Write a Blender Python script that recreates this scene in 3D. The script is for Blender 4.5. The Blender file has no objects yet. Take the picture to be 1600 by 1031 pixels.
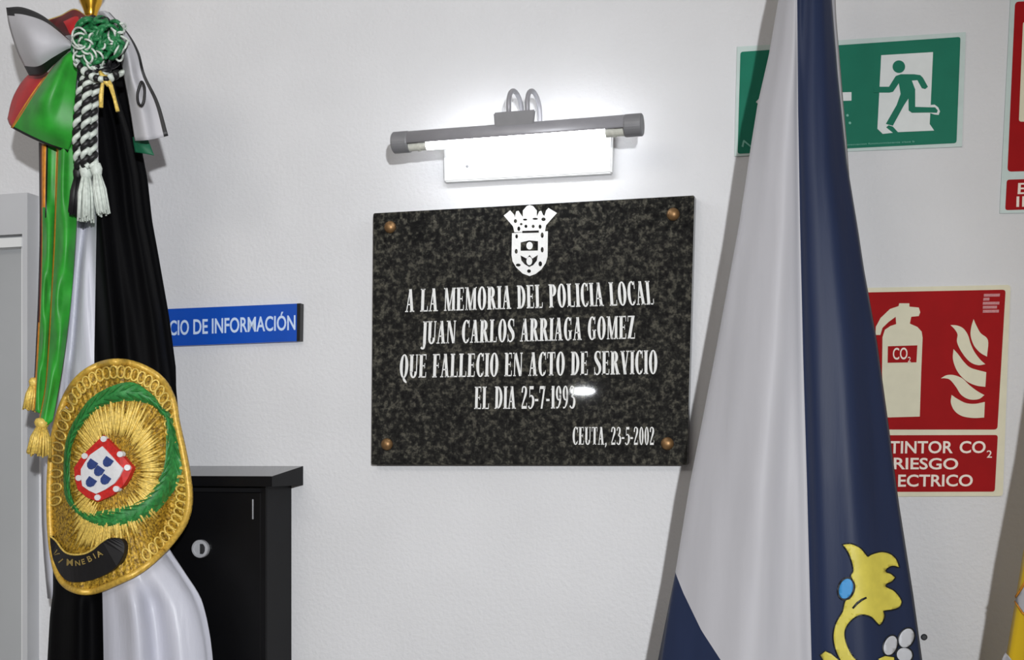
import bpy, bmesh, math, random
import numpy as np
from mathutils import Vector, Matrix

# ------------------------------------------------------------------ camera, light, exposure
SC = bpy.context.scene
COL = SC.collection
F = 2000.0                       # focal length in pixels of the 1600 px wide frame
YAW = math.radians(16.0)         # camera turned to the left of the wall's normal
CAM = Vector((0.0, -1.92, 1.55))
HZ = 720.0                       # image row of the eye level
cd = bpy.data.cameras.new('camera')
cam = bpy.data.objects.new('camera', cd)
COL.objects.link(cam)
cam.location = CAM
cam.rotation_euler = (math.pi / 2, 0, YAW)
cd.sensor_width = 36.0
cd.lens = 36.0 * F / 1600.0
cd.shift_y = (HZ - 515.5) / 1600.0
cd.clip_start = 0.05
SC.camera = cam

w = bpy.data.worlds.new('room_light')
SC.world = w
w.use_nodes = True
bgn = w.node_tree.nodes['Background']
bgn.inputs[0].default_value = (1.0, 0.92, 0.85, 1)
bgn.inputs[1].default_value = 0.18


def area(name, loc, target, sx, sy, power, col=(1, 1, 1), spread=None):
    l = bpy.data.lights.new(name, 'AREA')
    l.shape = 'RECTANGLE'
    l.size, l.size_y = sx, sy
    l.energy = power
    l.color = col
    if spread:
        l.spread = math.radians(spread)
    o = bpy.data.objects.new(name, l)
    COL.objects.link(o)
    o.location = loc
    o.rotation_euler = (Vector(target) - Vector(loc)).to_track_quat('-Z', 'Y').to_euler()
    return o


fl = bpy.data.lights.new('camera_flash', 'SPOT')
fl.energy = 248.0
fl.color = (0.96, 0.98, 1.0)
fl.spot_size = math.radians(100)
fl.spot_blend = 1.0
fl.shadow_soft_size = 0.03
flo = bpy.data.objects.new('camera_flash', fl)
COL.objects.link(flo)
flo.location = (0.45, -2.62, 1.86)
flo.rotation_euler = (Vector((-1.80, 0, 1.38)) - flo.location).to_track_quat('-Z', 'Y').to_euler()
area('ceiling_light', (-1.1, -2.1, 2.72), (-1.1, 0, 1.4), 1.2, 0.6, 12.0, (1.0, 0.94, 0.87))
fa = area('far_lamp', (-1.34, -4.0, 1.878), (-0.45, 0, 1.66), 0.11, 0.026, 0.9, (0.95, 0.98, 1.0))
fa.data.shape = 'ELLIPSE'

vs = SC.view_settings
vs.view_transform = 'Standard'
vs.look = 'None'
vs.gamma = 1.0
vs.exposure = 0.0
vs.use_curve_mapping = False
SC.cycles.use_denoising = True
SC.cycles.max_bounces = 6

# ------------------------------------------------------------------ helpers
FWD = Vector((-math.sin(YAW), math.cos(YAW), 0))
RGT = Vector((math.cos(YAW), math.sin(YAW), 0))
R = random.Random(7)
YOFF = 0.0                       # extra distance in front of the wall for the group being built


def P(px, py, Y=0.0):
    """the point of the photograph's ray (px, py) that lies at depth Y (the wall is Y = 0)"""
    Y += YOFF
    d = FWD * F + RGT * (px - 800.0) + Vector((0, 0, HZ - py))
    return CAM + d * ((Y - CAM.y) / d.y)


def lin(c):
    def f(v):
        v /= 255.0
        return v / 12.92 if v <= 0.04045 else ((v + 0.055) / 1.055) ** 2.4
    return (f(c[0]), f(c[1]), f(c[2]), 1.0)


def setin(b, n, v):
    if n in b.inputs:
        b.inputs[n].default_value = v


def mat(name, rgb, rough=0.5, metal=0.0, spec=0.5, noise=0.0, nscale=40.0, bump=0.0, bscale=200.0,
        sheen=0.0, coat=0.0, emit=None, estr=0.0, stretch=None, bdist=0.001, rgb2=None, aniso=0.0):
    m = bpy.data.materials.new(name)
    m.use_nodes = True
    nt = m.node_tree
    b = nt.nodes['Principled BSDF']
    c = lin(rgb)
    setin(b, 'Base Color', c)
    setin(b, 'Roughness', rough)
    setin(b, 'Metallic', metal)
    setin(b, 'Specular IOR Level', spec)
    setin(b, 'Sheen Weight', sheen)
    setin(b, 'Coat Weight', coat)
    setin(b, 'Coat Roughness', 0.06)
    setin(b, 'Anisotropic', aniso)
    if emit:
        setin(b, 'Emission Color', lin(emit))
        setin(b, 'Emission Strength', estr)
    tc = nt.nodes.new('ShaderNodeTexCoord')
    src = tc.outputs['Object']
    if stretch:
        mp = nt.nodes.new('ShaderNodeMapping')
        mp.inputs['Scale'].default_value = stretch
        nt.links.new(src, mp.inputs['Vector'])
        src = mp.outputs['Vector']
    if noise > 0:
        n = nt.nodes.new('ShaderNodeTexNoise')
        n.inputs['Scale'].default_value = nscale
        n.inputs['Detail'].default_value = 4
        nt.links.new(src, n.inputs['Vector'])
        r = nt.nodes.new('ShaderNodeValToRGB')
        d = lin(rgb2) if rgb2 else tuple(x * (1 - noise) for x in c[:3]) + (1,)
        e = tuple(min(1, x * (1 + noise * 0.5)) for x in c[:3]) + (1,)
        r.color_ramp.elements[0].position = 0.35
        r.color_ramp.elements[1].position = 0.65
        r.color_ramp.elements[0].color = d
        r.color_ramp.elements[1].color = e
        nt.links.new(n.outputs['Fac'], r.inputs['Fac'])
        nt.links.new(r.outputs['Color'], b.inputs['Base Color'])
    if bump > 0:
        n2 = nt.nodes.new('ShaderNodeTexNoise')
        n2.inputs['Scale'].default_value = bscale
        n2.inputs['Detail'].default_value = 5
        nt.links.new(src, n2.inputs['Vector'])
        bp = nt.nodes.new('ShaderNodeBump')
        bp.inputs['Strength'].default_value = bump
        bp.inputs['Distance'].default_value = bdist
        nt.links.new(n2.outputs['Fac'], bp.inputs['Height'])
        nt.links.new(bp.outputs['Normal'], b.inputs['Normal'])
    return m


ORIGIN = {}                      # world position of every object's own origin


def empty(name, loc, label, cat, group=None):
    o = bpy.data.objects.new(name, None)
    COL.objects.link(o)
    o.location = loc
    o.empty_display_size = 0.05
    ORIGIN[o.name] = Vector(loc)
    o['label'] = label
    o['category'] = cat
    if group:
        o['group'] = group
    return o


def obj(name, bm, mats, parent=None, smooth=False, origin=None, label=None, recalc=True):
    """link a bmesh built in world coordinates as ONE object"""
    if recalc:
        bmesh.ops.recalc_face_normals(bm, faces=bm.faces[:])
    me = bpy.data.meshes.new(name)
    o = bpy.data.objects.new(name, me)
    COL.objects.link(o)
    if parent is not None:
        org = ORIGIN[parent.name]
        o.parent = parent
    else:
        org = Vector(origin) if origin is not None else Vector((0, 0, 0))
        o.location = org
    ORIGIN[o.name] = org
    bmesh.ops.translate(bm, verts=bm.verts[:], vec=-org)
    for f in bm.faces:
        f.smooth = smooth
    bm.to_mesh(me)
    bm.free()
    for m in (mats if isinstance(mats, (list, tuple)) else [mats]):
        me.materials.append(m)
    if label:
        o['label'] = label
    return o


def struct(o, label=None, cat=None):
    o['kind'] = 'structure'
    if label:
        o['label'] = label
        o['category'] = cat
    return o


def hexa(bm, q0, q1, mi=0):
    """box between two quads of world points"""
    a = [bm.verts.new(v) for v in q0]
    b = [bm.verts.new(v) for v in q1]
    fs = [bm.faces.new(a), bm.faces.new(b[::-1])]
    for i in range(4):
        j = (i + 1) % 4
        fs.append(bm.faces.new((a[i], b[i], b[j], a[j])))
    for f in fs:
        f.material_index = mi
    return fs


def box(bm, x0, x1, y0, y1, z0, z1, mi=0):
    return hexa(bm, [(x0, y0, z0), (x1, y0, z0), (x1, y0, z1), (x0, y0, z1)],
                [(x0, y1, z0), (x1, y1, z0), (x1, y1, z1), (x0, y1, z1)], mi)


def prism(bm, poly, Yf, Yb, mi=0):
    """outline given in the photograph's pixels, lying at depth Yf, as a solid reaching straight back to Yb"""
    pts = [P(x, y, Yf) for x, y in poly]
    return prism3(bm, pts, Yb, mi)


def prism3(bm, pts, Yb, mi=0):
    a = [bm.verts.new(p) for p in pts]
    b = [bm.verts.new((p.x, Yb, p.z)) for p in pts]
    n = len(a)
    fs = [bm.faces.new(a), bm.faces.new(b[::-1])]
    for i in range(n):
        j = (i + 1) % n
        fs.append(bm.faces.new((a[i], b[i], b[j], a[j])))
    for f in fs:
        f.material_index = mi
    for f in fs[:2]:
        f.normal_update()
    bmesh.ops.triangulate(bm, faces=fs[:2])
    return fs


def ringprism(bm, outer, inner, Yf, Yb, mi=0):
    """band between two outlines with the same number of points"""
    n = len(outer)
    A = [bm.verts.new(P(x, y, Yf)) for x, y in outer]
    B = [bm.verts.new(P(x, y, Yf)) for x, y in inner]
    A2 = [bm.verts.new((v.co.x, Yb, v.co.z)) for v in A]
    B2 = [bm.verts.new((v.co.x, Yb, v.co.z)) for v in B]
    for i in range(n):
        j = (i + 1) % n
        for q in ((A[i], A[j], B[j], B[i]), (A2[i], B2[i], B2[j], A2[j]), (A[i], A2[i], A2[j], A[j]), (B[i], B[j], B2[j], B2[i])):
            bm.faces.new(q).material_index = mi


def ell(cx, cy, rx, ry, n=24, rot=0.0, a0=0.0, a1=2 * math.pi):
    out = []
    full = abs(a1 - a0 - 2 * math.pi) < 1e-6
    for i in range(n if full else n + 1):
        t = a0 + (a1 - a0) * i / n
        x, y = rx * math.cos(t), ry * math.sin(t)
        out.append((cx + x * math.cos(rot) - y * math.sin(rot), cy + x * math.sin(rot) + y * math.cos(rot)))
    return out


def crop(pts, s, ox, oy):
    return [(ox + x / s, oy + y / s) for x, y in pts]


def cr(p, t, closed=False):
    """Catmull-Rom through the list p at parameter t in 0..1"""
    p = np.asarray(p, float)
    n = len(p)
    seg = n if closed else n - 1
    u = min(max(t, 0), 1) * seg
    i = min(int(u), seg - 1)
    f = u - i
    g = (lambda k: p[k % n]) if closed else (lambda k: p[min(max(k, 0), n - 1)])
    if not closed:
        a = g(i - 1) if i > 0 else 2 * g(0) - g(1)
        d = g(i + 2) if i + 2 < n else 2 * g(n - 1) - g(n - 2)
    else:
        a, d = g(i - 1), g(i + 2)
    b, c = g(i), g(i + 1)
    return 0.5 * (2 * b + (c - a) * f + (2 * a - 5 * b + 4 * c - d) * f * f + (3 * b - a - 3 * c + d) * f ** 3)


def smooth_poly(pts, n, closed=True):
    return [tuple(cr(pts, i / (n if closed else n - 1), closed)) for i in range(n)]


def curvy(pts, sharp=70, n=5):
    """closed outline with its corners kept and the runs between them rounded"""
    a = [np.array(p, float) for p in pts]
    m = len(a)
    cs = []
    for i in range(m):
        u, v = a[i] - a[i - 1], a[(i + 1) % m] - a[i]
        ang = math.degrees(math.acos(max(-1, min(1, float(np.dot(u, v)) / (np.hypot(*u) * np.hypot(*v) + 1e-9)))))
        if ang > sharp:
            cs.append(i)
    if not cs:
        return smooth_poly(pts, m * n)
    out = []
    for k, i in enumerate(cs):
        j = cs[(k + 1) % len(cs)]
        run = [a[(i + t) % m] for t in range(((j - i) % m or m) + 1)]
        L = (len(run) - 1) * n
        out += [tuple(cr(run, t / L)) if len(run) > 2 else tuple(run[0] + (run[1] - run[0]) * t / L) for t in range(L)]
    return out


def tube(bm, pts, r, n=10, mi=0, caps=True, closed=False):
    pts = [Vector(p) for p in pts]
    m = len(pts)
    rs = r if isinstance(r, (list, tuple)) else [r] * m
    rings = []
    up = None
    for i in range(m):
        if closed:
            t = pts[(i + 1) % m] - pts[i - 1]
        else:
            t = pts[min(i + 1, m - 1)] - pts[max(i - 1, 0)]
        t = t.normalized() if t.length > 1e-9 else Vector((0, 0, 1))
        if up is None:
            up = t.orthogonal().normalized()
        up = (up - t * up.dot(t))
        up = up.normalized() if up.length > 1e-6 else t.orthogonal().normalized()
        s = t.cross(up)
        rings.append([bm.verts.new(pts[i] + (up * math.cos(2 * math.pi * k / n) + s * math.sin(2 * math.pi * k / n)) * rs[i]) for k in range(n)])
    for i in range(m if closed else m - 1):
        a, b = rings[i], rings[(i + 1) % m]
        for k in range(n):
            l = (k + 1) % n
            bm.faces.new((a[k], a[l], b[l], b[k])).material_index = mi
    if caps and not closed:
        bm.faces.new(rings[0][::-1]).material_index = mi
        bm.faces.new(rings[-1]).material_index = mi


def lathe(bm, c, prof, n=20, mi=0, axis='Z'):
    """prof: list of (radius, offset along the axis)"""
    rings = []
    for r, h in prof:
        ring = []
        for k in range(n):
            a = 2 * math.pi * k / n
            x, y = r * math.cos(a), r * math.sin(a)
            v = {'Z': (x, y, h), 'Y': (x, h, y), 'X': (h, x, y)}[axis]
            ring.append(bm.verts.new(Vector(c) + Vector(v)))
        rings.append(ring)
    for a, b in zip(rings, rings[1:]):
        for k in range(n):
            l = (k + 1) % n
            bm.faces.new((a[k], a[l], b[l], b[k])).material_index = mi
    bm.faces.new(rings[0][::-1]).material_index = mi
    bm.faces.new(rings[-1]).material_index = mi


def patch(name, rows, mats, parent, nu=24, nv=24, matf=None, thick=0.0012, label=None):
    """cloth surface through a control grid of (px, py, Y)"""
    bm = bmesh.new()
    g = np.array(rows, float)
    V = []
    for i in range(nv + 1):
        line = [cr(g[:, c], i / nv) for c in range(g.shape[1])]
        V.append([bm.verts.new(P(*cr(line, j / nu))) for j in range(nu + 1)])
    for i in range(nv):
        for j in range(nu):
            f = bm.faces.new((V[i][j], V[i][j + 1], V[i + 1][j + 1], V[i + 1][j]))
            f.material_index = matf((j + .5) / nu, (i + .5) / nv) if matf else 0
    o = obj(name, bm, mats, parent, smooth=True, label=label)
    md = o.modifiers.new('thickness', 'SOLIDIFY')
    md.thickness = thick
    md.offset = 0
    return o


def sans(text, bold=0.0):
    """triangulated outline of a word in the built-in sans: vertices in a unit box (0..w, cap height 1) and faces"""
    cu = bpy.data.curves.new('lettering', 'FONT')
    cu.body = text
    cu.offset = bold
    cu.resolution_u = 4
    o = bpy.data.objects.new('lettering_source', cu)
    COL.objects.link(o)
    dg = bpy.context.evaluated_depsgraph_get()
    me = bpy.data.meshes.new_from_object(o.evaluated_get(dg))
    v = [(p.co.x, p.co.y) for p in me.vertices]
    f = [tuple(p.vertices) for p in me.polygons]
    bpy.data.objects.remove(o)
    bpy.data.curves.remove(cu)
    bpy.data.meshes.remove(me)
    return v, f


def put_text(bm, vf, bl, br, tl, tr, Yf, Yb, mi=0, cap=None):
    """lay flat lettering into the quad of pixels bl, br (baseline) and tl, tr (cap height); solid back to Yb"""
    v, f = vf
    x0 = min(p[0] for p in v)
    x1 = max(p[0] for p in v)
    y1 = cap if cap else max(p[1] for p in v)
    front, back = [], []
    for x, y in v:
        u, t = (x - x0) / (x1 - x0), y / y1
        bx, by = bl[0] + (br[0] - bl[0]) * u, bl[1] + (br[1] - bl[1]) * u
        tx, ty = tl[0] + (tr[0] - tl[0]) * u, tl[1] + (tr[1] - tl[1]) * u
        q = P(bx + (tx - bx) * t, by + (ty - by) * t, Yf)
        front.append(bm.verts.new(q))
        back.append(bm.verts.new((q.x, Yb, q.z)))
    edges = {}
    for fc in f:
        try:
            bm.faces.new([front[i] for i in fc]).material_index = mi
            bm.faces.new([back[i] for i in fc[::-1]]).material_index = mi
        except ValueError:
            continue
        for a, b in zip(fc, fc[1:] + fc[:1]):
            edges[(a, b)] = edges.get((a, b), 0) + 1
    for (a, b) in list(edges):
        if (b, a) not in edges:
            try:
                bm.faces.new((front[a], back[a], back[b], front[b])).material_index = mi
            except ValueError:
                pass


# --- engraved roman capitals: thick and thin strokes with slab serifs
T, t_, SF, SH = 0.19, 0.055, 0.05, 0.05


def q(x0, x1, y0, y1):
    return [(x0, y0), (x1, y0), (x1, y1), (x0, y1)]


def stem(x, w=T, y0=0, y1=1, top=True, bot=True):
    out = [q(x, x + w, y0, y1)]
    if bot:
        out.append(q(x - SF, x + w + SF, y0, y0 + SH))
    if top:
        out.append(q(x - SF, x + w + SF, y1 - SH, y1))
    return out


def diag(xb, xt, w, y0=0, y1=1):
    return [[(xb, y0), (xb + w, y0), (xt + w, y1), (xt, y1)]]


def arc(cx, cy, rx, ry, a0, a1, tx=T, ty=t_, n=20):
    """ellipse arc, thick at the sides and thin at top and bottom"""
    out = []
    for i in range(n):
        s0, s1 = math.radians(a0 + (a1 - a0) * i / n), math.radians(a0 + (a1 - a0) * (i + 1) / n)
        out.append([(cx + rx * math.cos(s0), cy + ry * math.sin(s0)), (cx + rx * math.cos(s1), cy + ry * math.sin(s1)),
                    (cx + (rx - tx) * math.cos(s1), cy + (ry - ty) * math.sin(s1)), (cx + (rx - tx) * math.cos(s0), cy + (ry - ty) * math.sin(s0))])
    return out


def stroke(pts, ws, n=18):
    c = [cr(pts, i / n) for i in range(n + 1)]
    wv = [float(cr([[x] for x in ws], i / n)[0]) for i in range(n + 1)]
    L, Rr = [], []
    for i in range(n + 1):
        d = c[min(i + 1, n)] - c[max(i - 1, 0)]
        d = d / (np.hypot(*d) or 1)
        nn = np.array((-d[1], d[0])) * wv[i] / 2
        L.append(tuple(c[i] + nn))
        Rr.append(tuple(c[i] - nn))
    return [[L[i], L[i + 1], Rr[i + 1], Rr[i]] for i in range(n)]


def glyph(ch):
    g, wd = [], 0.5
    if ch == 'I':
        g, wd = stem(.06), .29
    elif ch == 'L':
        g, wd = stem(.06) + [q(.2, .5, 0, t_), [(.45, 0), (.5, 0), (.5, .24), (.47, .24)]], .53
    elif ch in 'EF':
        g = stem(.06) + [q(.2, .48, 1 - t_, 1), q(.2, .4, .48, .48 + t_), [(.44, 1), (.48, 1), (.48, .76), (.46, .76)], q(.38, .41, .4, .62)]
        wd = .5
        if ch == 'E':
            g += [q(.2, .5, 0, t_), [(.45, 0), (.5, 0), (.5, .24), (.47, .24)]]
            wd = .53
    elif ch == 'A':
        g = diag(.06, .24, .06) + diag(.36, .2, .18) + [q(.14, .42, .3, .3 + t_), q(.0, .19, 0, SH), q(.31, .6, 0, SH)]
        wd = .6
    elif ch == 'M':
        g = stem(.08, .06, top=False) + diag(.3, .06, .16) + diag(.33, .56, .06) + stem(.56, .17, top=False) + [q(0, .2, .95, 1), q(.6, .78, .95, 1)]
        wd = .79
    elif ch == 'N':
        g = stem(.08, .06, top=False) + diag(.42, .06, .17) + stem(.52, .06, bot=False) + [q(0, .2, .95, 1)]
        wd = .65
    elif ch in 'OQ':
        g, wd = arc(.3, .5, .28, .515, 0, 360, n=36), .6
        if ch == 'Q':
            g += stroke([(.26, .04), (.36, -.1), (.5, -.2)], [.1, .13, .06], 8)
    elif ch in 'CG':
        g = arc(.31, .5, .29, .515, 48, 312, n=30) + [q(.47, .51, .68, 1.0)]
        wd = .54
        if ch == 'G':
            g += stem(.38, .15, .05, .44, bot=False)
            wd = .6
        else:
            g += [[(.47, .2), (.51, .24), (.5, .1), (.45, .1)]]
    elif ch == 'D':
        g, wd = stem(.06) + arc(.22, .5, .35, .5, -90, 90), .59
    elif ch == 'U':
        g = stem(.06, T, .25, 1, bot=False) + stem(.47, .06, .25, 1, bot=False) + arc(.295, .27, .235, .285, 180, 360, T * .8, .07)
        wd = .6
    elif ch == 'J':
        g = stem(.16, T, -.02, 1, bot=False) + stroke([(.245, .02), (.22, -.16), (.1, -.2), (.04, -.14)], [.17, .13, .07, .12], 10)
        wd = .39
    elif ch in 'PR':
        g = stem(.06) + arc(.24, .74, .27, .26, -90, 90) + [q(.2, .26, 1 - t_, 1), q(.2, .26, .48, .48 + t_)]
        wd = .52
        if ch == 'R':
            g += diag(.42, .24, .18, 0, .5) + [q(.38, .64, 0, SH)]
            wd = .62
    elif ch == 'S':
        g = stroke([(.42, .74), (.38, .93), (.24, .985), (.12, .9), (.1, .72), (.24, .53), (.37, .38), (.4, .2), (.3, .05), (.17, .02), (.06, .12), (.04, .28)],
                   [.04, .06, .06, .12, .17, .19, .19, .16, .08, .06, .06, .04], 40) + [q(.4, .435, .68, 1), q(.02, .055, 0, .32)]
        wd = .48
    elif ch == 'T':
        g = stem(.2, top=False) + [q(.02, .55, 1 - t_, 1), q(.02, .055, .74, 1), q(.515, .55, .74, 1)]
        wd = .57
    elif ch == 'V':
        g = diag(.24, .04, .18) + diag(.27, .47, .06) + [q(0, .28, .95, 1), q(.4, .6, .95, 1)]
        wd = .6
    elif ch == 'Z':
        g = diag(.03, .3, .2) + [q(.03, .5, 1 - t_, 1), q(.03, .52, 0, t_), q(.03, .06, .75, 1), q(.49, .52, 0, .25)]
        wd = .54
    elif ch == '1':
        g, wd = stem(.1, top=False) + [[(.02, .82), (.1, .86), (.27, 1), (.2, 1)]], .33
    elif ch == '2':
        g = stroke([(.06, .72), (.1, .93), (.23, .975), (.34, .88), (.33, .68), (.2, .4), (.05, .08)], [.1, .08, .06, .13, .16, .1, .06], 24) + [q(.04, .42, 0, .12), q(.39, .42, 0, .26)]
        wd = .46
    elif ch == '3':
        g = stroke([(.06, .8), (.13, .95), (.24, .97), (.33, .86), (.3, .64), (.17, .53)], [.08, .06, .06, .14, .12, .05], 18) + \
            stroke([(.17, .53), (.34, .46), (.38, .27), (.31, .08), (.18, .025), (.05, .12)], [.05, .1, .16, .13, .06, .09], 18)
        wd = .45
    elif ch == '5':
        g = stroke([(.1, .52), (.24, .58), (.37, .46), (.37, .24), (.26, .05), (.13, .02), (.04, .12)], [.05, .07, .15, .16, .08, .06, .09], 20) + \
            [q(.1, .14, .5, 1), q(.1, .4, .86, 1)]
        wd = .45
    elif ch == '7':
        g, wd = diag(.12, .34, .12) + [q(.03, .45, .87, 1), q(.03, .06, .7, 1)], .46
    elif ch == '9':
        g = arc(.23, .68, .2, .325, 0, 360, .14, t_, 28) + stroke([(.36, .68), (.33, .3), (.2, .06), (.06, .04)], [.14, .13, .07, .08], 14)
        wd = .46
    elif ch == '0':
        g, wd = arc(.23, .5, .2, .51, 0, 360, .14, t_, 30), .46
    elif ch == '-':
        g, wd = [q(.02, .26, .33, .43)], .28
    elif ch == ',':
        g, wd = stroke([(.1, .1), (.12, .0), (.05, -.14)], [.13, .11, .04], 6), .2
    elif ch == ' ':
        wd = .3
    return g, wd


def serif(text):
    v, f, x = [], [], 0.0
    for ch in text:
        g, wd = glyph(ch)
        for poly in g:
            a = sum(p[0] * r[1] - r[0] * p[1] for p, r in zip(poly, poly[1:] + poly[:1]))
            if a < 0:
                poly = poly[::-1]
            k = len(v)
            v += [(x + p[0], p[1]) for p in poly]
            f.append(tuple(range(k, k + len(poly))))
        x += wd + .045
    return v, f


# ------------------------------------------------------------------ materials
M_wall = mat('white_wall_paint', (214, 214, 216), .55, spec=.3, noise=.03, nscale=6, bump=.5, bscale=150, bdist=.002)
M_floor = mat('grey_floor', (150, 148, 144), .4, noise=.15, nscale=12)
M_ceil = mat('white_ceiling', (225, 225, 225), .8, noise=.03, nscale=8)
M_door = mat('grey_door_paint', (170, 172, 174), .4, noise=.04, nscale=5)
M_doorf = mat('light_grey_frame_paint', (192, 193, 196), .4, noise=.04, nscale=5)
M_black = mat('black_lacquer', (6, 6, 8), .4, spec=.25, noise=.15, nscale=30)
M_lid = mat('black_lacquer_gloss', (20, 20, 22), .14, spec=.9, noise=.15, nscale=30)
M_blackside = mat('black_lacquer_lit_side', (20, 20, 22), .55, spec=.15, noise=.1, nscale=30)  # same lacquer, base colour lightened to paint the brighter side faces
M_chrome = mat('polished_steel', (205, 206, 210), .3, .35, noise=.05, nscale=60)
M_hinge = mat('dull_steel', (90, 90, 92), .4, .8, noise=.1, nscale=60)
M_alu = mat('satin_grey_metal', (158, 157, 162), .45, .2, noise=.06, nscale=40)
M_alud = mat('grey_cast_metal', (128, 128, 131), .5, .2, noise=.06, nscale=40)
M_plate = mat('white_lamp_plate', (225, 226, 226), .35, noise=.02, nscale=20)
M_sock = mat('pale_lamp_holder', (205, 205, 195), .4, noise=.1, nscale=200)
M_tube = mat('glowing_tube', (255, 255, 255), .3, emit=(246, 250, 255), estr=17.0, noise=.01)
M_letter = mat('white_engraving_paint', (226, 226, 224), .6, noise=.05, nscale=400)
M_brass = mat('brass', (150, 116, 78), .45, .7, noise=.2, nscale=120)
M_blue = mat('blue_sign_plastic', (10, 74, 176), .35, noise=.05, nscale=20)
M_bluecap = mat('black_sign_edge', (12, 12, 16), .4, noise=.1, nscale=50)
M_bluetext = mat('pale_sign_letters', (196, 214, 240), .5, noise=.05, nscale=300)
M_pale = mat('pale_sign_film', (188, 204, 200), .45, noise=.04, nscale=60)
M_green = mat('green_sign_film', (18, 112, 88), .6, spec=.2, noise=.05, nscale=30)
M_signwhite = mat('white_sign_film', (216, 220, 219), .5, noise=.03, nscale=60)
M_greentext = mat('pale_green_print', (110, 176, 158), .5, noise=.05, nscale=300)
M_cream = mat('cream_glow_film', (222, 217, 192), .6, spec=.15, noise=.03, nscale=60)
M_red = mat('red_sign_film', (158, 14, 18), .65, spec=.12, noise=.06, nscale=30)
M_redtext = mat('cream_print', (232, 218, 204), .5, noise=.04, nscale=200)
M_redfaint = mat('faded_pink_print', (186, 110, 112), .5, noise=.15, nscale=400)
SATIN = dict(stretch=(1, 1, .12))
M_fwhite = mat('white_satin', (184, 183, 188), .52, spec=.3, sheen=.1, noise=.06, nscale=24, bump=.12, bscale=60, bdist=.004, **SATIN)
M_fsatin = mat('bright_white_satin', (192, 193, 204), .40, spec=.45, sheen=.1, noise=.05, nscale=24, bump=.35, bscale=45, bdist=.006, **SATIN)
M_fblack = mat('black_satin', (7, 7, 9), .6, spec=.05, noise=.2, nscale=24, bump=.1, bscale=60, bdist=.004, **SATIN)
M_fnavy = mat('navy_satin', (34, 45, 74), .5, spec=.25, sheen=.05, noise=.12, nscale=20, bump=.15, bscale=50, bdist=.004, **SATIN)
M_rgreen = mat('green_ribbon', (42, 150, 44), .45, spec=.4, sheen=.1, noise=.25, nscale=30)
M_rdgreen = mat('dark_green_ribbon', (16, 96, 66), .5, noise=.2, nscale=30)
M_rred = mat('red_ribbon', (186, 26, 30), .45, noise=.2, nscale=30)
M_rorange = mat('orange_piping', (214, 138, 40), .5, noise=.2, nscale=120)
M_rblack = mat('black_ribbon', (18, 17, 20), .5, noise=.2, nscale=60)
M_rmaroon = mat('dark_red_velvet', (98, 12, 18), .6, noise=.4, nscale=60)
M_gold = mat('gold_bullion', (196, 158, 54), .42, .25, noise=.4, nscale=260, bump=.5, bscale=700, bdist=.0015, rgb2=(104, 78, 20))  # darker gold tones paint the shade in crevices between the raised threads
M_goldc = mat('gold_cord', (212, 172, 72), .42, .2, noise=.25, nscale=200, bump=.4, bscale=500, bdist=.001)
M_goldthread = mat('pale_gold_thread', (228, 196, 98), .45, .12, noise=.3, nscale=300)
M_goldpale = mat('pale_gold_letters', (206, 182, 110), .5, noise=.2, nscale=300)
M_pgold = mat('polished_gold', (222, 172, 60), .22, 1.0, noise=.1, nscale=40)
M_wreath = mat('green_embroidery', (50, 132, 64), .5, spec=.4, noise=.35, nscale=160, bump=.4, bscale=400, bdist=.001)
M_ered = mat('red_embroidery', (200, 40, 36), .5, noise=.2, nscale=200)
M_ewhite = mat('white_embroidery', (226, 226, 228), .5, noise=.05, nscale=200)
M_eblue = mat('blue_embroidery', (50, 70, 130), .5, noise=.25, nscale=400)
M_tinsel = mat('green_cord', (38, 120, 70), .45, noise=.4, nscale=200)
M_tinselw = mat('pale_cord', (206, 214, 206), .45, noise=.15, nscale=200)
M_lion = mat('yellow_print', (214, 200, 84), .5, noise=.08, nscale=60)
M_lionblue = mat('sky_blue_print', (66, 150, 212), .5, noise=.05, nscale=60)
M_outline = mat('dark_print_outline', (24, 28, 34), .5, noise=.1, nscale=60)
M_paw = mat('light_grey_print', (196, 198, 204), .5, noise=.05, nscale=60)
M_yellow = mat('yellow_satin', (222, 184, 24), .45, sheen=.1, noise=.12, nscale=30, **SATIN)
M_pole = mat('varnished_pole_wood', (150, 104, 60), .35, noise=.3, nscale=30, stretch=(8, 8, 1))


def granite():
    m = mat('polished_black_granite', (46, 46, 43), .03, spec=.5, noise=.1)
    nt = m.node_tree
    b = nt.nodes['Principled BSDF']
    tc = nt.nodes.new('ShaderNodeTexCoord')
    n = nt.nodes.new('ShaderNodeTexNoise')
    n.inputs['Scale'].default_value = 150
    n.inputs['Detail'].default_value = 6
    n.inputs['Roughness'].default_value = .62
    nt.links.new(tc.outputs['Object'], n.inputs['Vector'])
    r = nt.nodes.new('ShaderNodeValToRGB')
    e = r.color_ramp.elements
    e[0].position, e[0].color = .36, lin((13, 13, 15))
    e[1].position, e[1].color = .72, lin((96, 93, 83))
    k = e.new(.52)
    k.color = lin((36, 36, 34))
    nt.links.new(n.outputs['Fac'], r.inputs['Fac'])
    nt.links.new(r.outputs['Color'], b.inputs['Base Color'])
    return m


M_granite = granite()

# ------------------------------------------------------------------ the setting
bm = bmesh.new(); box(bm, -3.2, 2.4, 0, .2, 0, 2.8)
struct(obj('wall_back', bm, M_wall), 'white textured wall behind the plaque, lamp and signs', 'wall')
bm = bmesh.new(); box(bm, -3.2, 2.4, -5, .2, -.1, 0)
struct(obj('floor', bm, M_floor), 'plain grey floor of the room', 'floor')
bm = bmesh.new(); box(bm, -3.2, 2.4, -5, .2, 2.8, 2.9)
struct(obj('ceiling', bm, M_ceil), 'plain white ceiling of the room', 'ceiling')

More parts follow.
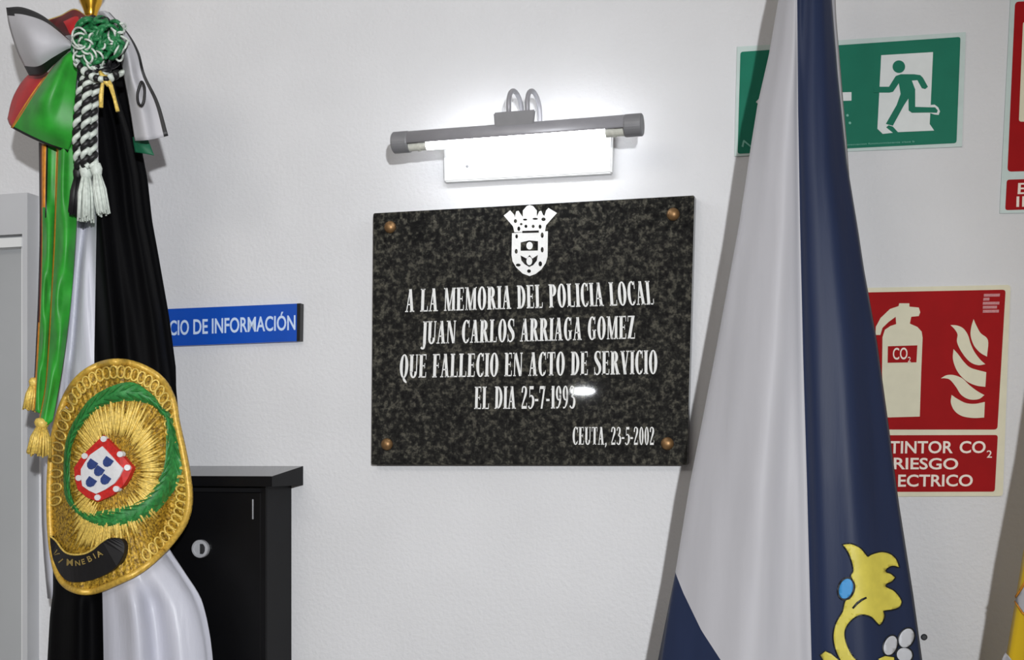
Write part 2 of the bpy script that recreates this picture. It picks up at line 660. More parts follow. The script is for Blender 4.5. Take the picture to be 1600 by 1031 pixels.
# door at the left edge: leaf, frame
jr, jl = P(61, 600).x, P(53, 600).x
ztop, zlin = P(30, 302, -.03).z, P(30, 366, -.03).z
door = bpy.data.objects.new('door_1', None); COL.objects.link(door)
door.location = (jl - .45, 0, 0); ORIGIN[door.name] = Vector(door.location)
struct(door, 'grey door and frame at the left edge, behind the black and white flag', 'door')
bm = bmesh.new(); box(bm, jl - .86, jl, -.012, -.001, 0, zlin)
struct(obj('door_leaf', bm, M_door, door))
bm = bmesh.new()
box(bm, jl - .94, jr, -.032, 0, zlin, ztop)
box(bm, jl, jr, -.032, 0, 0, zlin)
box(bm, jl - .94, jl - .86, -.032, 0, 0, zlin)
f = obj('door_frame', bm, M_doorf, door); struct(f)
bm = bmesh.new()
box(bm, jl - .86, jl, -.034, -.012, zlin - .022, zlin - .006)
box(bm, jl - .006, jl - .001, -.026, -.012, 0, zlin - .022)  # upright white strip stands in for the highlight on the jamb's edge
struct(obj('door_edge_highlight', bm, M_plate, door))

# small dark wall plug
bm = bmesh.new(); c = P(1444, 995, 0)
lathe(bm, (c.x, 0, c.z), [(.0045, .0), (.0045, -.002), (.003, -.0035)], 14, axis='Y')
o = obj('wall_plug', bm, M_outline, origin=(c.x, 0, c.z), smooth=False)
o['label'] = 'tiny dark plug in the white wall beside the navy flag edge'; o['category'] = 'wall plug'

# ------------------------------------------------------------------ memorial plaque
PQ = [(583, 333), (1085, 305), (1073, 726), (580, 726)]
YP = -.02
c = P(830, 726, 0)
plaque = empty('memorial_plaque', (c.x, -.01, c.z), 'speckled black granite memorial plaque with white engraved lettering below the picture light', 'plaque')
bm = bmesh.new(); prism(bm, PQ, YP, 0)
bmesh.ops.bevel(bm, geom=[e for e in bm.edges if e.calc_face_angle(0) > .5], offset=.0012, segments=2, affect='EDGES')
obj('stone_slab', bm, M_granite, plaque)
YL, YLb = YP - .0006, YP + .0002
for txt, bl, br, tl, tr in (
        ('A LA MEMORIA DEL POLICIA LOCAL', (633, 487.6), (1022, 475.6), (634.5, 452), (1019, 438.5)),
        ('JUAN CARLOS ARRIAGA GOMEZ', (657, 537.5), (992, 529), (658.6, 502), (992, 493)),
        ('QUE FALLECIO EN ACTO DE SERVICIO', (624, 590.5), (1027, 584), (625.5, 554), (1027, 547)),
        ('EL DIA 25-7-1993', (741, 639), (899, 638), (742, 604), (899, 602.5)),
        ('CEUTA, 23-5-2002', (894.5, 694.5), (1022, 695), (895, 667), (1022, 667))):
    bm = bmesh.new()
    put_text(bm, serif(txt), bl, br, tl, tr, YL, YLb, cap=1.0)
    obj('inscription', bm, M_letter, plaque, recalc=False)
# crest
bm = bmesh.new()
K = lambda pts: crop(pts, 7.93, 770, 310)
prism(bm, K([(135, 212), (215, 148), (262, 200), (272, 235), (290, 160), (318, 152), (352, 205), (372, 228), (372, 150), (420, 95), (455, 82), (500, 95), (545, 150), (545, 228), (575, 160), (600, 152), (622, 205), (640, 215), (660, 150), (690, 118), (795, 180), (730, 250), (660, 330), (645, 410), (268, 418), (250, 345), (190, 275)]), YL, YLb)
prism(bm, K([(238, 430), (450, 416), (682, 405), (678, 720), (655, 800), (600, 880), (530, 935), (455, 962), (370, 930), (290, 855), (245, 780), (232, 700)]), YL, YLb)
obj('crest', bm, M_letter, plaque)
bm = bmesh.new()
YK = YL - .0003
prism(bm, K([(345, 545), (450, 520), (560, 530), (558, 645), (345, 648)]), YK, YLb)
prism(bm, K([(343, 705), (420, 745), (455, 700), (490, 745), (558, 700), (545, 770), (500, 825), (450, 848), (395, 815), (355, 770)]), YK, YLb)
for x, y, a, b in ((295, 470, 16, 26), (612, 455, 18, 34), (290, 655, 18, 30), (612, 635, 18, 34), (315, 825, 30, 18), (588, 810, 22, 32), (448, 900, 24, 22), (280, 280, 20, 24), (322, 375, 18, 28), (352, 318, 16, 14), (410, 345, 18, 20), (500, 345, 18, 20), (585, 350, 18, 26), (628, 258, 26, 22), (400, 262, 26, 12), (525, 252, 34, 12)):
    prism(bm, K(ell(x, y, a, b, 12)), YK, YLb)
prism(bm, K([(365, 402), (570, 396), (570, 424), (365, 428)]), YK, YLb)
obj('crest_detail', bm, M_granite, plaque)
bm = bmesh.new()
for x, y, a, b in ((455, 585, 40, 48), (452, 775, 36, 52)):
    prism(bm, K(ell(x, y, a, b, 16)), YK - .0003, YLb)
obj('crest_charge', bm, M_letter, plaque)
for x, y in ((610, 355), (1052, 335), (605, 694), (1043, 693)):
    bm = bmesh.new()
    c = P(x, y, YP)
    lathe(bm, c, [(.0095, .0), (.0098, -.002), (.0085, -.005), (.0055, -.0078), (.002, -.0088)], 20, axis='Y')
    obj('brass_stud', bm, M_brass, plaque, smooth=True)

# ------------------------------------------------------------------ picture light
YB = -.092
c = P(830, 285, 0)
lamp = empty('picture_light', (c.x, 0, c.z), 'lit grey picture light on a white backplate mounted above the granite plaque', 'lamp')
bm = bmesh.new()
prism(bm, [(693, 228), (957.5, 208), (955.5, 270), (694, 284)], -.016, 0)
bmesh.ops.bevel(bm, geom=[e for e in bm.edges if e.calc_face_angle(0) > .5], offset=.002, segments=2, affect='EDGES')
bp = obj('backplate', bm, M_plate, lamp)
bm = bmesh.new(); lathe(bm, P(730, 260, -.0160), [(.0022, .001), (.0022, -.001), (.0012, -.0016)], 12, axis='Y')
obj('screw', bm, M_alud, bp)
A, B = P(619, 223, YB), P(1000, 195, YB)
ax = (B - A).normalized()
side = Vector((0, -1, 0))
upv = ax.cross(side)
if upv.z < 0:
    upv = -upv
RH = .0158


def around(o, a, r):            # a = 0 towards the room, 90 up
    return o + side * (math.cos(math.radians(a)) * r) + upv * (math.sin(math.radians(a)) * r)


bm = bmesh.new()
NA = 20
angs = [-22 + 160 * i / NA for i in range(NA + 1)]
rows = []
for s in (0.0, 1.0):
    o = A.lerp(B, s)
    rows.append(([bm.verts.new(around(o, a, RH)) for a in angs], [bm.verts.new(around(o, a, RH - .0018)) for a in angs]))
for k in range(NA):
    (a0, i0), (a1, i1) = rows
    bm.faces.new((a0[k], a0[k + 1], a1[k + 1], a1[k]))
    bm.faces.new((i0[k], i1[k], i1[k + 1], i0[k + 1]))
    bm.faces.new((a0[k], i0[k], i0[k + 1], a0[k + 1]))
    bm.faces.new((a1[k], a1[k + 1], i1[k + 1], i1[k]))
for k in (0, NA):
    bm.faces.new((rows[0][0][k], rows[1][0][k], rows[1][1][k], rows[0][1][k]))
obj('lamp_hood', bm, M_alu, lamp, smooth=True)
for o, s in ((A, 1), (B, -1)):
    bm = bmesh.new()
    tube(bm, [o - ax * (.004 * s), o - ax * (.0025 * s), o + ax * (.020 * s), o + ax * (.022 * s)], [RH * .94, RH * 1.035, RH * 1.035, RH * 1.0], 28)
    obj('end_cap', bm, M_alud, lamp, smooth=False)
    bm = bmesh.new()
    d = -upv * .006
    tube(bm, [o + ax * (.021 * s) + d, o + ax * (.050 * s) + d], .0085, 18)
    tube(bm, [o + ax * (.036 * s) + d, o + ax * (.040 * s) + d], .0098, 18)
    obj('lamp_holder', bm, M_sock, lamp)
bm = bmesh.new()
d = -upv * .006
tube(bm, [A + ax * .050 + d, A + ax * .052 + d, B - ax * .052 + d, B - ax * .050 + d], [.0068, .0082, .0082, .0068], 20)
obj('fluorescent_tube', bm, M_tube, lamp, smooth=True)
# clamp block and the two bent arms
bm = bmesh.new()
hexa(bm, [P(771, 176, YB - .012), P(837, 171, YB - .012), P(834, 196, YB - .012), P(773, 200, YB - .012)],
     [P(771, 176, YB + .012), P(837, 171, YB + .012), P(834, 196, YB + .012), P(773, 200, YB + .012)])
bmesh.ops.bevel(bm, geom=bm.edges[:], offset=.002, segments=2, affect='EDGES')
obj('clamp_block', bm, M_alud, lamp)
for px in (795, 824):
    a = P(px, 176, YB)
    top = P(px, 130, YB)
    x = a.x
    pts = [Vector((x, YB, a.z - .006)), Vector((x, YB, a.z + .012))]
    for i in range(13):
        t = math.pi * (1 - i / 12)
        pts.append(Vector((x, YB + .037 + .037 * math.cos(t), a.z + .015 + (top.z - a.z - .018) * math.sin(t))))
    zb = P(830, 240, 0).z
    pts += [Vector((x, -.017, a.z - .012)), Vector((x, -.013, a.z - .024)), Vector((x, -.008, a.z - .034))]
    bm = bmesh.new(); tube(bm, pts, .0036, 12)
    obj('arm', bm, M_alu, lamp, smooth=True)

# ------------------------------------------------------------------ blue information sign
c = P(340, 538, 0)
blue = empty('information_sign', (c.x, 0, c.z), 'blue wall sign with pale letters, partly behind the black and white flag', 'sign')
bm = bmesh.new(); prism(bm, [(205, 485), (464, 474.2), (463.5, 533), (205, 543)], -.012, 0)
obj('sign_panel', bm, M_blue, blue)
bm = bmesh.new(); prism(bm, [(464, 474), (469.5, 473.8), (468.5, 532.6), (463.5, 533.2)], -.0125, 0)
obj('end_strip', bm, M_bluecap, blue)
bm = bmesh.new()
for wtxt, wx0, wx1 in (('SERVICIO', 222, 295), ('DE', 302, 324.5), ('INFORMACIÓN', 331, 461.5)):
    yb = lambda x: 525.5 - (x - 219) * .0441
    put_text(bm, sans(wtxt, .016), (wx0, yb(wx0)), (wx1, yb(wx1)), (wx0, yb(wx0) - 24), (wx1, yb(wx1) - 23.5), -.0126, -.0118, cap=.73)
obj('sign_lettering', bm, M_bluetext, blue, recalc=False)

# ------------------------------------------------------------------ green exit sign
c = P(1327, 238, 0)
ex = empty('exit_sign', (c.x, 0, c.z), 'green emergency exit sign with white running figure, partly behind the navy flag', 'sign')
bm = bmesh.new(); prism(bm, [(1151.5, 73), (1509, 50), (1503, 229), (1147.5, 244)], -.003, 0)
obj('sign_backing', bm, M_pale, ex)


def rquad(c4, r=5):
    """quad with rounded corners"""
    out = []
    for i in range(4):
        p0, p, p1 = np.array(c4[i - 1], float), np.array(c4[i], float), np.array(c4[(i + 1) % 4], float)
        a = p + (p0 - p) / np.hypot(*(p0 - p)) * r
        b = p + (p1 - p) / np.hypot(*(p1 - p)) * r
        for t in (0, .33, .67, 1):
            out.append(tuple(a * (1 - t) ** 2 + 2 * p * t * (1 - t) + b * t * t))
    return out


E = lambda pts: crop(pts, 2.864, 1100, 0)
bm = bmesh.new(); prism(bm, rquad(E([(163, 232), (1148, 165), (1130, 640), (150, 688)]), 4), -.0036, -.0028)
obj('sign_panel', bm, M_green, ex)
bm = bmesh.new()
prism(bm, E([(793, 247), (1025, 233), (1014, 478), (1010, 555), (1030, 584), (868, 591), (845, 566), (826, 560), (815, 570), (845, 594), (800, 599), (776, 576)]), -.0042, -.0035)
prism(bm, E([(1010, 470), (1032, 468), (1048, 480), (1056, 498), (1050, 514), (1030, 512), (1010, 505)]), -.0042, -.0035)
obj('doorway_pictogram', bm, M_signwhite, ex)
bm = bmesh.new()
Ym = -.0049
prism(bm, E(ell(872, 298, 28, 28, 24)), Ym, -.004)
prism(bm, E([(760, 388), (828, 388), (858, 340), (880, 332), (940, 332), (968, 336), (980, 348), (1002, 388), (990, 398), (975, 394), (955, 358), (930, 360), (945, 400), (945, 478), (1015, 480), (1034, 480), (1046, 494), (1042, 504), (1010, 503), (930, 504), (916, 494), (915, 440), (895, 470), (845, 562), (814, 554), (862, 470), (880, 420), (872, 372), (846, 410), (830, 414), (760, 414)]), Ym, -.004)
obj('running_figure', bm, M_green, ex)
bm = bmesh.new()
prism(bm, E([(232, 456), (330, 350), (375, 350), (305, 420), (660, 412), (660, 450), (305, 460), (382, 540), (335, 545)]), -.0042, -.0035)
obj('arrow_pictogram', bm, M_signwhite, ex)
bm = bmesh.new()
v = sans('señal de evacuacion fotoluminiscente clase b')
put_text(bm, v, E([(560, 655)])[0], E([(942, 636)])[0], E([(560, 647)])[0], E([(942, 628)])[0], -.0041, -.0035, cap=.73)
obj('small_print', bm, M_greentext, ex, recalc=False)
bm = bmesh.new()
prism(bm, E([(168, 655), (175, 628), (182, 630), (176, 658)]), -.0041, -.0035)
prism(bm, E([(178, 625), (215, 656), (210, 660), (176, 632)]), -.0041, -.0035)
obj('corner_mark', bm, M_greentext, ex)
for x, y in ((653, 550), (642, 516)):
    bm = bmesh.new(); prism(bm, E(ell(x, y, 6, 6, 10)), -.0041, -.0035)
    obj('printed_dot', bm, M_greentext, ex)

# ------------------------------------------------------------------ red extinguisher sign
c = P(1450, 772, 0)
rs = empty('extinguisher_sign', (c.x, 0, c.z), 'red and cream fire extinguisher sign with flames, beside the navy flag', 'sign')
bm = bmesh.new(); prism(bm, rquad([(1336, 450), (1579, 445), (1567, 775), (1330, 776)], 5), -.003, 0)
obj('sign_backing', bm, M_cream, rs)
S = lambda pts: crop(pts, 2.713, 1300, 420)
bm = bmesh.new()
prism(bm, rquad([(1343, 457)] + S([(736, 88), (701, 681)]) + [(1338, 671)], 5), -.0036, -.0028)
obj('pictogram_panel', bm, M_red, rs)
bm = bmesh.new()
prism(bm, rquad([(1338, 680)] + S([(703, 704), (690, 944)]) + [(1333, 768.5)], 4), -.0036, -.0028)
obj('text_panel', bm, M_red, rs)
bm = bmesh.new()
prism(bm, S([(285, 146), (328, 146), (328, 160), (368, 164), (374, 184), (368, 200), (336, 203), (330, 232), (362, 246), (380, 266), (384, 292), (378, 440), (372, 626), (228, 630), (218, 560), (212, 440), (214, 290), (224, 258), (248, 242), (272, 234), (270, 203), (240, 225), (214, 250), (205, 280), (184, 280), (186, 245), (206, 208), (246, 170), (282, 158)]), -.0042, -.0035)
obj('extinguisher_pictogram', bm, M_cream, rs)
bm = bmesh.new(); prism(bm, S([(237, 328), (362, 324), (358, 396), (236, 398)]), -.0048, -.004)
obj('pictogram_label', bm, M_red, rs)
bm = bmesh.new()
put_text(bm, sans('CO', .01), *S([(258, 384), (320, 382), (258, 333), (320, 331)]), -.0054, -.0046, cap=.73)
put_text(bm, sans('2'), *S([(321, 396), (334, 395), (321, 372), (334, 371)]), -.0054, -.0046, cap=.73)
obj('label_lettering', bm, M_redtext, rs, recalc=False)
bm = bmesh.new()
for fl in ([(600, 213), (612, 240), (630, 272), (661, 302), (657, 372), (628, 355), (602, 325), (588, 285), (590, 248)],
           [(502, 238), (530, 240), (556, 252), (576, 280), (588, 318), (604, 352), (628, 384), (650, 404), (618, 408), (582, 392), (548, 350), (530, 310), (532, 278), (520, 256)],
           [(515, 340), (535, 362), (560, 395), (590, 420), (654, 438), (650, 500), (610, 494), (568, 474), (532, 435), (513, 385)],
           [(461, 464), (485, 451), (515, 450), (552, 464), (584, 494), (616, 518), (646, 535), (622, 552), (582, 553), (548, 534), (524, 498), (500, 470), (480, 464)],
           [(507, 534), (530, 550), (566, 568), (605, 572), (648, 564), (645, 630), (600, 632), (552, 624), (520, 602), (504, 568)]):
    prism(bm, S(curvy(fl)), -.0042, -.0035)
obj('flame_pictogram', bm, M_cream, rs)
bm = bmesh.new()
for txt, bl, br, tl, tr in (('EX', (150, 781), (234, 781), (152, 728), (235, 728)),
                            ('TINTOR', (243, 781), (512, 780), (244, 728), (514, 728)),
                            ('CO', (540, 780), (650, 779), (542, 728), (653, 728)),
                            ('RIESGO', (262, 848), (534, 849), (262, 798), (536, 801)),
                            ('EL', (206, 922), (270, 922), (208, 870), (272, 870)),
                            ('ECTRICO', (280, 922), (596, 920), (281, 870), (598, 870))):
    put_text(bm, sans(txt, .018), *S([bl, br, tl, tr]), -.0042, -.0035, cap=.73)
put_text(bm, sans('2', .008), *S([(656, 800), (678, 800), (656, 768), (678, 768)]), -.0042, -.0035, cap=.73)
obj('sign_lettering', bm, M_redtext, rs, recalc=False)
bm = bmesh.new()
for k, (x0, x1) in enumerate(((644, 712), (642, 668), (640, 710), (640, 700), (640, 708))):
    y = 106 + k * 17
    prism(bm, S([(x0, y), (x1, y - 1), (x1 - 1, y + 11), (x0 - 1, y + 12)]), -.0041, -.0035)
obj('maker_print', bm, M_redfaint, rs)

# ------------------------------------------------------------------ second red sign cut by the right edge
c = P(1690, 335, 0)
r2 = empty('hydrant_sign', (c.x, 0, c.z), 'red and cream fire sign cut off by the right edge above the yellow flag', 'sign')
bm = bmesh.new(); prism(bm, [(1579, -6), (1800, -18), (1790, 330), (1562, 333)], -.003, 0)
obj('sign_backing', bm, M_pale, r2)
bm = bmesh.new(); prism(bm, rquad(E([(1392, 8)]) + [(1792, -8), (1784, 262)] + E([(1358, 768)]), 6), -.0036, -.0028)
obj('pictogram_panel', bm, M_red, r2)
bm = bmesh.new(); prism(bm, rquad(E([(1355, 804)]) + [(1784, 274), (1782, 322)] + E([(1348, 940)]), 4), -.0036, -.0028)
obj('text_panel', bm, M_red, r2)
bm = bmesh.new()
prism(bm, rquad([(1598.5, 34), (1700, 30), (1696, 190), (1592, 190)], 4), -.0042, -.0035)
obj('hose_cabinet_pictogram', bm, M_cream, r2)
bm = bmesh.new()
put_text(bm, sans('EXTINTOR', .01), (1590, 303), (1770, 298), (1591, 285), (1770, 280), -.0042, -.0035, cap=.73)
put_text(bm, sans('INCENDIOS', .01), (1588, 323), (1776, 318), (1588.5, 306), (1776, 301), -.0042, -.0035, cap=.73)
obj('sign_lettering', bm, M_redtext, r2, recalc=False)

# ------------------------------------------------------------------ black cabinet
cx0, cx1 = P(205, 900, -.09).x, P(416, 900, -.09).x
zt = P(416, 757, -.09).z
cab = empty('wall_cabinet', ((cx0 + cx1) / 2, -.05, 1.0), 'black lacquered wall cabinet with sloping lid behind the black and white flag', 'cabinet')
bm = bmesh.new(); box(bm, cx0, cx1, -.088, 0, 1.0, zt)
for fc in bm.faces:
    if abs(fc.normal.x) > .9:
        fc.material_index = 0
obj('carcass', bm, M_blackside, cab)
zd = P(400, 769, -.092).z
bm = bmesh.new(); box(bm, cx0 + .012, P(407, 900, -.092).x, -.092, -.086, 1.0, zd)
bmesh.ops.bevel(bm, geom=bm.edges[:], offset=.0012, segments=1, affect='EDGES')
cdoor = obj('cabinet_door', bm, M_black, cab)
bm = bmesh.new(); box(bm, P(407, 900, -.09).x + .001, cx1 - .0005, -.0905, -.087, 1.0, zt)
obj('frame_post', bm, M_black, cab)
lx1 = P(425, 745, -.112).x
zf, zb2, zl = P(425, 744, -.112).z, P(479, 728, 0).z, P(425, 760, -.112).z
bm = bmesh.new()
hexa(bm, [(cx0 - .02, -.112, zl), (cx0 - .02, -.112, zf), (cx0 - .02, 0, zb2), (cx0 - .02, 0, zl)],
     [(lx1, -.112, zl), (lx1, -.112, zf), (lx1, 0, zb2), (lx1, 0, zl)])
bm.normal_update()
bmesh.ops.recalc_face_normals(bm, faces=bm.faces[:])
for fc in bm.faces:
    fc.material_index = 1 if fc.normal.y < -.9 else (2 if abs(fc.normal.x) > .9 else 0)  # front darkened, ends lightened: shading painted in by face direction
obj('sloping_lid', bm, [M_lid, M_black, M_blackside], cab)
bm = bmesh.new(); a, b = P(395, 780, -.092), P(395, 811, -.092)
tube(bm, [a, b], .0024, 12)
obj('hinge', bm, M_hinge, cdoor)
bm = bmesh.new(); c = P(315, 857, -.092)
lathe(bm, c, [(.0145, .0), (.0145, -.006), (.0135, -.0075), (.0105, -.0078), (.010, -.0066), (.002, -.0064)], 28, axis='Y')
lock = obj('lock', bm, M_chrome, cdoor, smooth=False)
bm = bmesh.new(); box(bm, c.x + .001, c.x + .0095, c.y - .0072, c.y - .005, c.z - .008, c.z + .008)
obj('key_slot', bm, M_hinge, lock)


# ------------------------------------------------------------------ flags
def interp(tab, y):
    ys = [a for a, _ in tab]
    xs = [b for _, b in tab]
    return float(np.interp(y, ys, xs))


def sm(tab, y, h=18):
    return sum(interp(tab, y + d) for d in (-h, -h / 2, 0, h / 2, h)) / 5


def drape(bm, ys, edges, sub, Yf, Yback, region):
    """hanging cloth bundle: front surface through colour borders, closed by a back surface.
    edges(y) -> border pixels left to right; sub -> columns per region; region(k, y, front) -> material"""
    front, back = [], []
    for y in ys:
        e = edges(y)
        xs = []
        for k in range(len(e) - 1):
            n = sub[k]
            xs += [e[k] + (e[k + 1] - e[k]) * i / n for i in range(n)]
        xs.append(e[-1])
        front.append([bm.verts.new(P(x, y, Yf(x, y))) for x in xs])
        row = []
        for i, x in enumerate(xs[1:-1]):
            p = P(x, y, Yf(x, y))
            uu = (x - e[0]) / (e[-1] - e[0])
            ye = Yf(e[0], y) + (Yf(e[-1], y) - Yf(e[0], y)) * uu + YOFF
            row.append(bm.verts.new((p.x, ye + Yback * 4 * uu * (1 - uu), p.z)))
        back.append([front[-1][0]] + row + [front[-1][-1]])
    cols = [k for k, n in enumerate(sub) for _ in range(n)]
    for i in range(len(ys) - 1):
        ym = (ys[i] + ys[i + 1]) / 2
        for j in range(len(cols)):
            bm.faces.new((front[i][j], front[i][j + 1], front[i + 1][j + 1], front[i + 1][j])).material_index = region(cols[j], ym, True)
            vs_ = []
            for v in (back[i][j], back[i + 1][j], back[i + 1][j + 1], back[i][j + 1]):
                if v not in vs_:
                    vs_.append(v)
            if len(vs_) >= 3:
                bm.faces.new(vs_).material_index = region(cols[j], ym, False)
    bm.faces.new(front[0][::-1] + back[0][1:-1]).material_index = region(cols[0], ys[0], False)
    bm.faces.new(front[-1] + back[-1][-2:0:-1]).material_index = region(cols[0], ys[-1], False)


def pole_base(parent, x, y, mats):
    bm = bmesh.new()
    lathe(bm, (x, y, 0), [(.12, 0), (.12, .02), (.10, .035), (.05, .05), (.035, .12), (.03, .2), (.019, .21)], 28)
    obj('stand_base', bm, mats, parent, smooth=False)


# ---- left flag
YOFF = -.055
LL = [(-80, 128), (0, 122), (60, 100), (150, 84), (240, 76), (340, 76), (450, 72), (560, 72), (640, 75), (700, 79), (760, 78), (850, 82), (925, 83), (960, 78), (1031, 74), (1400, 66)]
LR = [(-80, 152), (0, 160), (60, 168), (142, 182), (204, 203), (271, 217), (339, 225), (394, 236), (491, 254), (585, 267), (660, 275), (700, 278), (740, 276), (780, 270), (830, 256), (856, 254), (870, 264), (885, 275), (905, 289), (925, 302), (945, 311), (970, 318), (1000, 324), (1031, 328), (1200, 340), (1400, 345)]
LB = [(-80, 140), (100, 150), (340, 151), (570, 147), (740, 152), (925, 160), (1031, 162), (1400, 164)]


def YfL(x, y):
    l, r = sm(LL, y, 8), sm(LR, y, 8)
    u = min(max((x - l) / (r - l), 0), 1)
    b = (4 * u * (1 - u)) ** .6
    amp = .010 + .004 * min(max((y - 300) / 500, 0), 1)
    fold = amp * (math.sin(u * 17 + .6 + y * .0015) + .5 * math.sin(u * 31 + 1.3 - y * .002))
    if 570 < y < 940:
        fold *= .12 + .88 * max(0, abs(y - 755) - 150) / 35 if abs(y - 755) > 150 else .12
    groove = .022 * math.exp(-((x - 124 + (y - 400) * .09) / 7.0) ** 2) * min(1, b * 1.5) if y < 640 else 0
    return -.115 - .062 * b + fold * min(1, b) + groove


px0 = 150
pole_c = P(160, 500, -.125)
lf = empty('ceremonial_flag', (pole_c.x, -.155, 0), 'black and white satin flag with a gold embroidered crest hanging at the left', 'flag', None)
bm = bmesh.new()
ys = [27] + [30 + 10 * i for i in range(138)]
drape(bm, ys, lambda y: [sm(LL, y, 8), sm(LB, y), sm(LR, y, 8)], [22, 34], YfL, .03,
      lambda k, y, fr: (k if y < 740 else 1 - k))
obj('flag_cloth', bm, [M_fsatin, M_fblack], lf, smooth=True)
tab = [(640, 70), (700, 65.5), (760, 65), (820, 66), (870, 69), (905, 72), (935, 75)]
bm = bmesh.new()
V = [[bm.verts.new(P(x, y, -.095)), bm.verts.new(P(x + 9, y, -.108)), bm.verts.new(P(x + 26, y, -.100))] for y, x in tab]
for i in range(len(tab) - 1):
    for j in range(2):
        bm.faces.new((V[i][j], V[i][j + 1], V[i + 1][j + 1], V[i + 1][j]))
o = obj('rear_cloth_fold', bm, M_fsatin, lf, smooth=True)
md = o.modifiers.new('thickness', 'SOLIDIFY'); md.thickness = .0015; md.offset = 0
PL = Vector((P(142, 0, -.10).x, -.155, 0))
ORIG = PL
bm = bmesh.new()
zfin = P(142, 27, -.10).z
tube(bm, [(PL.x, -.155, .05), (PL.x, -.155, zfin)], .011, 16)
obj('flag_pole', bm, M_pole, lf, smooth=True)
pole_base(lf, PL.x, -.155, M_alud)
lf_base = Vector((PL.x, -.10, 0))
bm = bmesh.new()
lathe(bm, (PL.x, -.155, zfin), [(.009, 0), (.0095, .004), (.012, .012), (.0165, .022), (.0185, .03), (.0175, .036), (.012, .042), (.0125, .05), (.02, .06), (.022, .08), (.012, .14), (.002, .2)], 24)
obj('finial', bm, M_pgold, lf, smooth=True)

# ---- embroidered crest of the left flag
OUT = [(190, 563), (222, 571), (252, 590), (270, 622), (277, 660), (286, 700), (293, 738), (297, 778), (291, 812), (275, 840), (250, 868), (218, 894), (180, 913), (142, 927), (112, 923), (92, 905), (82, 872), (77, 825), (76, 765), (80, 700), (90, 650), (106, 610), (127, 584), (157, 567)]
outl = smooth_poly(OUT, 240)
EC = (178, 735)


def em(t, r, dy=0.0):
    a = t * 240
    i = int(a) % 240
    f = a - int(a)
    p = np.array(outl[i]) * (1 - f) + np.array(outl[(i + 1) % 240]) * f
    c = np.array(EC) + (p - np.array(EC)) * r
    return c


def Ye(x, y, off):
    return YfL(min(max(x, sm(LL, y, 8) + 3), sm(LR, y, 8) - 3), y) - off


bm = bmesh.new()
NT, NR = 432, 26
rings = []
for k in range(NR + 1):
    r = k / NR
    row = []
    for i in range(NT):
        x, y = em(i / NT, max(r, .02))
        ridge = .0032 * abs(math.sin(math.pi * i * 66 / NT)) * min(1, max(0, r - .12) * 5) * (1 if r < .97 else 0)
        wob = .0012 * math.sin(r * 40 + 3 * math.sin(i * .7))
        row.append(bm.verts.new(P(x, y, Ye(x, y, .007 + ridge + wob))))
    rings.append(row)
for k in range(NR):
    for i in range(NT):
        j = (i + 1) % NT
        bm.faces.new((rings[k][i], rings[k][j], rings[k + 1][j], rings[k + 1][i]))
bm.faces.new(rings[0])
rim = [bm.verts.new(v.co + Vector((0, .009, 0))) for v in rings[NR]]
for i in range(NT):
    j = (i + 1) % NT
    bm.faces.new((rings[NR][i], rings[NR][j], rim[j], rim[i]))
crest = obj('embroidered_crest', bm, M_gold, lf, smooth=True, label='gold embroidered crest with green wreath and red shield')
bm = bmesh.new()
tube(bm, [P(*(lambda c: (c[0], c[1], Ye(c[0], c[1], .009)))(em(i / 240, .985))) for i in range(240)], .0052, 10, closed=True)
obj('gold_border', bm, M_goldc, crest, smooth=True)
# scalloped loops along the upper and right rim, long bars along the lower right
bm = bmesh.new()
for i in range(46):
    t = (i - 17) / 64.0
    x, y = em(t % 1, .895)
    p0 = em(t % 1, .80)
    d = np.array((x, y)) - p0
    d = d / np.hypot(*d)
    n = np.array((-d[1], d[0]))
    pts = []
    for k in range(14):
        a = 2 * math.pi * k / 14
        qx = np.array((x, y)) + d * 9.5 * math.cos(a) + n * 6.0 * math.sin(a)
        pts.append(P(qx[0], qx[1], Ye(qx[0], qx[1], .0115)))
    tube(bm, pts, .0016, 6, closed=True)
obj('scallop_trim', bm, M_goldthread, crest, smooth=True)
bm = bmesh.new()
for i in range(150):
    t = i / 150 + .004 * R.random()
    r0 = .30 + .1 * R.random()
    r1 = r0 + .22 + .12 * R.random()
    pts = []
    for k in range(5):
        x, y = em(t % 1, r0 + (r1 - r0) * k / 4)
        pts.append(P(x, y, Ye(x, y, .0110 + .0015 * R.random())))
    tube(bm, pts, [.0008, .0019, .0022, .0019, .0008], 6)
obj('bullion_rays', bm, M_goldthread, crest, smooth=True)

WO = crop([(110, 500), (103, 420), (108, 330), (122, 280), (145, 235), (190, 175), (255, 135), (330, 120), (395, 160), (425, 200), (455, 225), (482, 300), (496, 380), (480, 450), (440, 512), (390, 560), (320, 592), (240, 602), (180, 582), (145, 552)], 2.1, 50, 540)
WI = crop([(128, 485), (124, 420), (128, 345), (142, 300), (165, 262), (212, 212), (270, 186), (338, 182), (395, 196), (420, 222), (436, 245), (440, 320), (432, 400), (400, 460), (350, 506), (290, 530), (235, 540), (200, 545), (170, 540), (148, 528)], 2.1, 50, 540)
bm = bmesh.new()
NW = 110
wo, wi = smooth_poly(WO, NW), smooth_poly(WI, NW)
V = []
for i in range(NW):
    o_, i_ = np.array(wo[i]), np.array(wi[i])
    V.append([bm.verts.new(P(*(lambda c, h: (c[0], c[1], Ye(c[0], c[1], .0105 + h)))(o_ + (i_ - o_) * s, .0045 * math.sin(math.pi * s)))) for s in (0, .15, .3, .5, .7, .85, 1)])
for i in range(NW):
    j = (i + 1) % NW
    for s in range(6):
        bm.faces.new((V[i][s], V[j][s], V[j][s + 1], V[i][s + 1]))
wr = obj('wreath', bm, M_wreath, crest, smooth=True)
bm = bmesh.new()
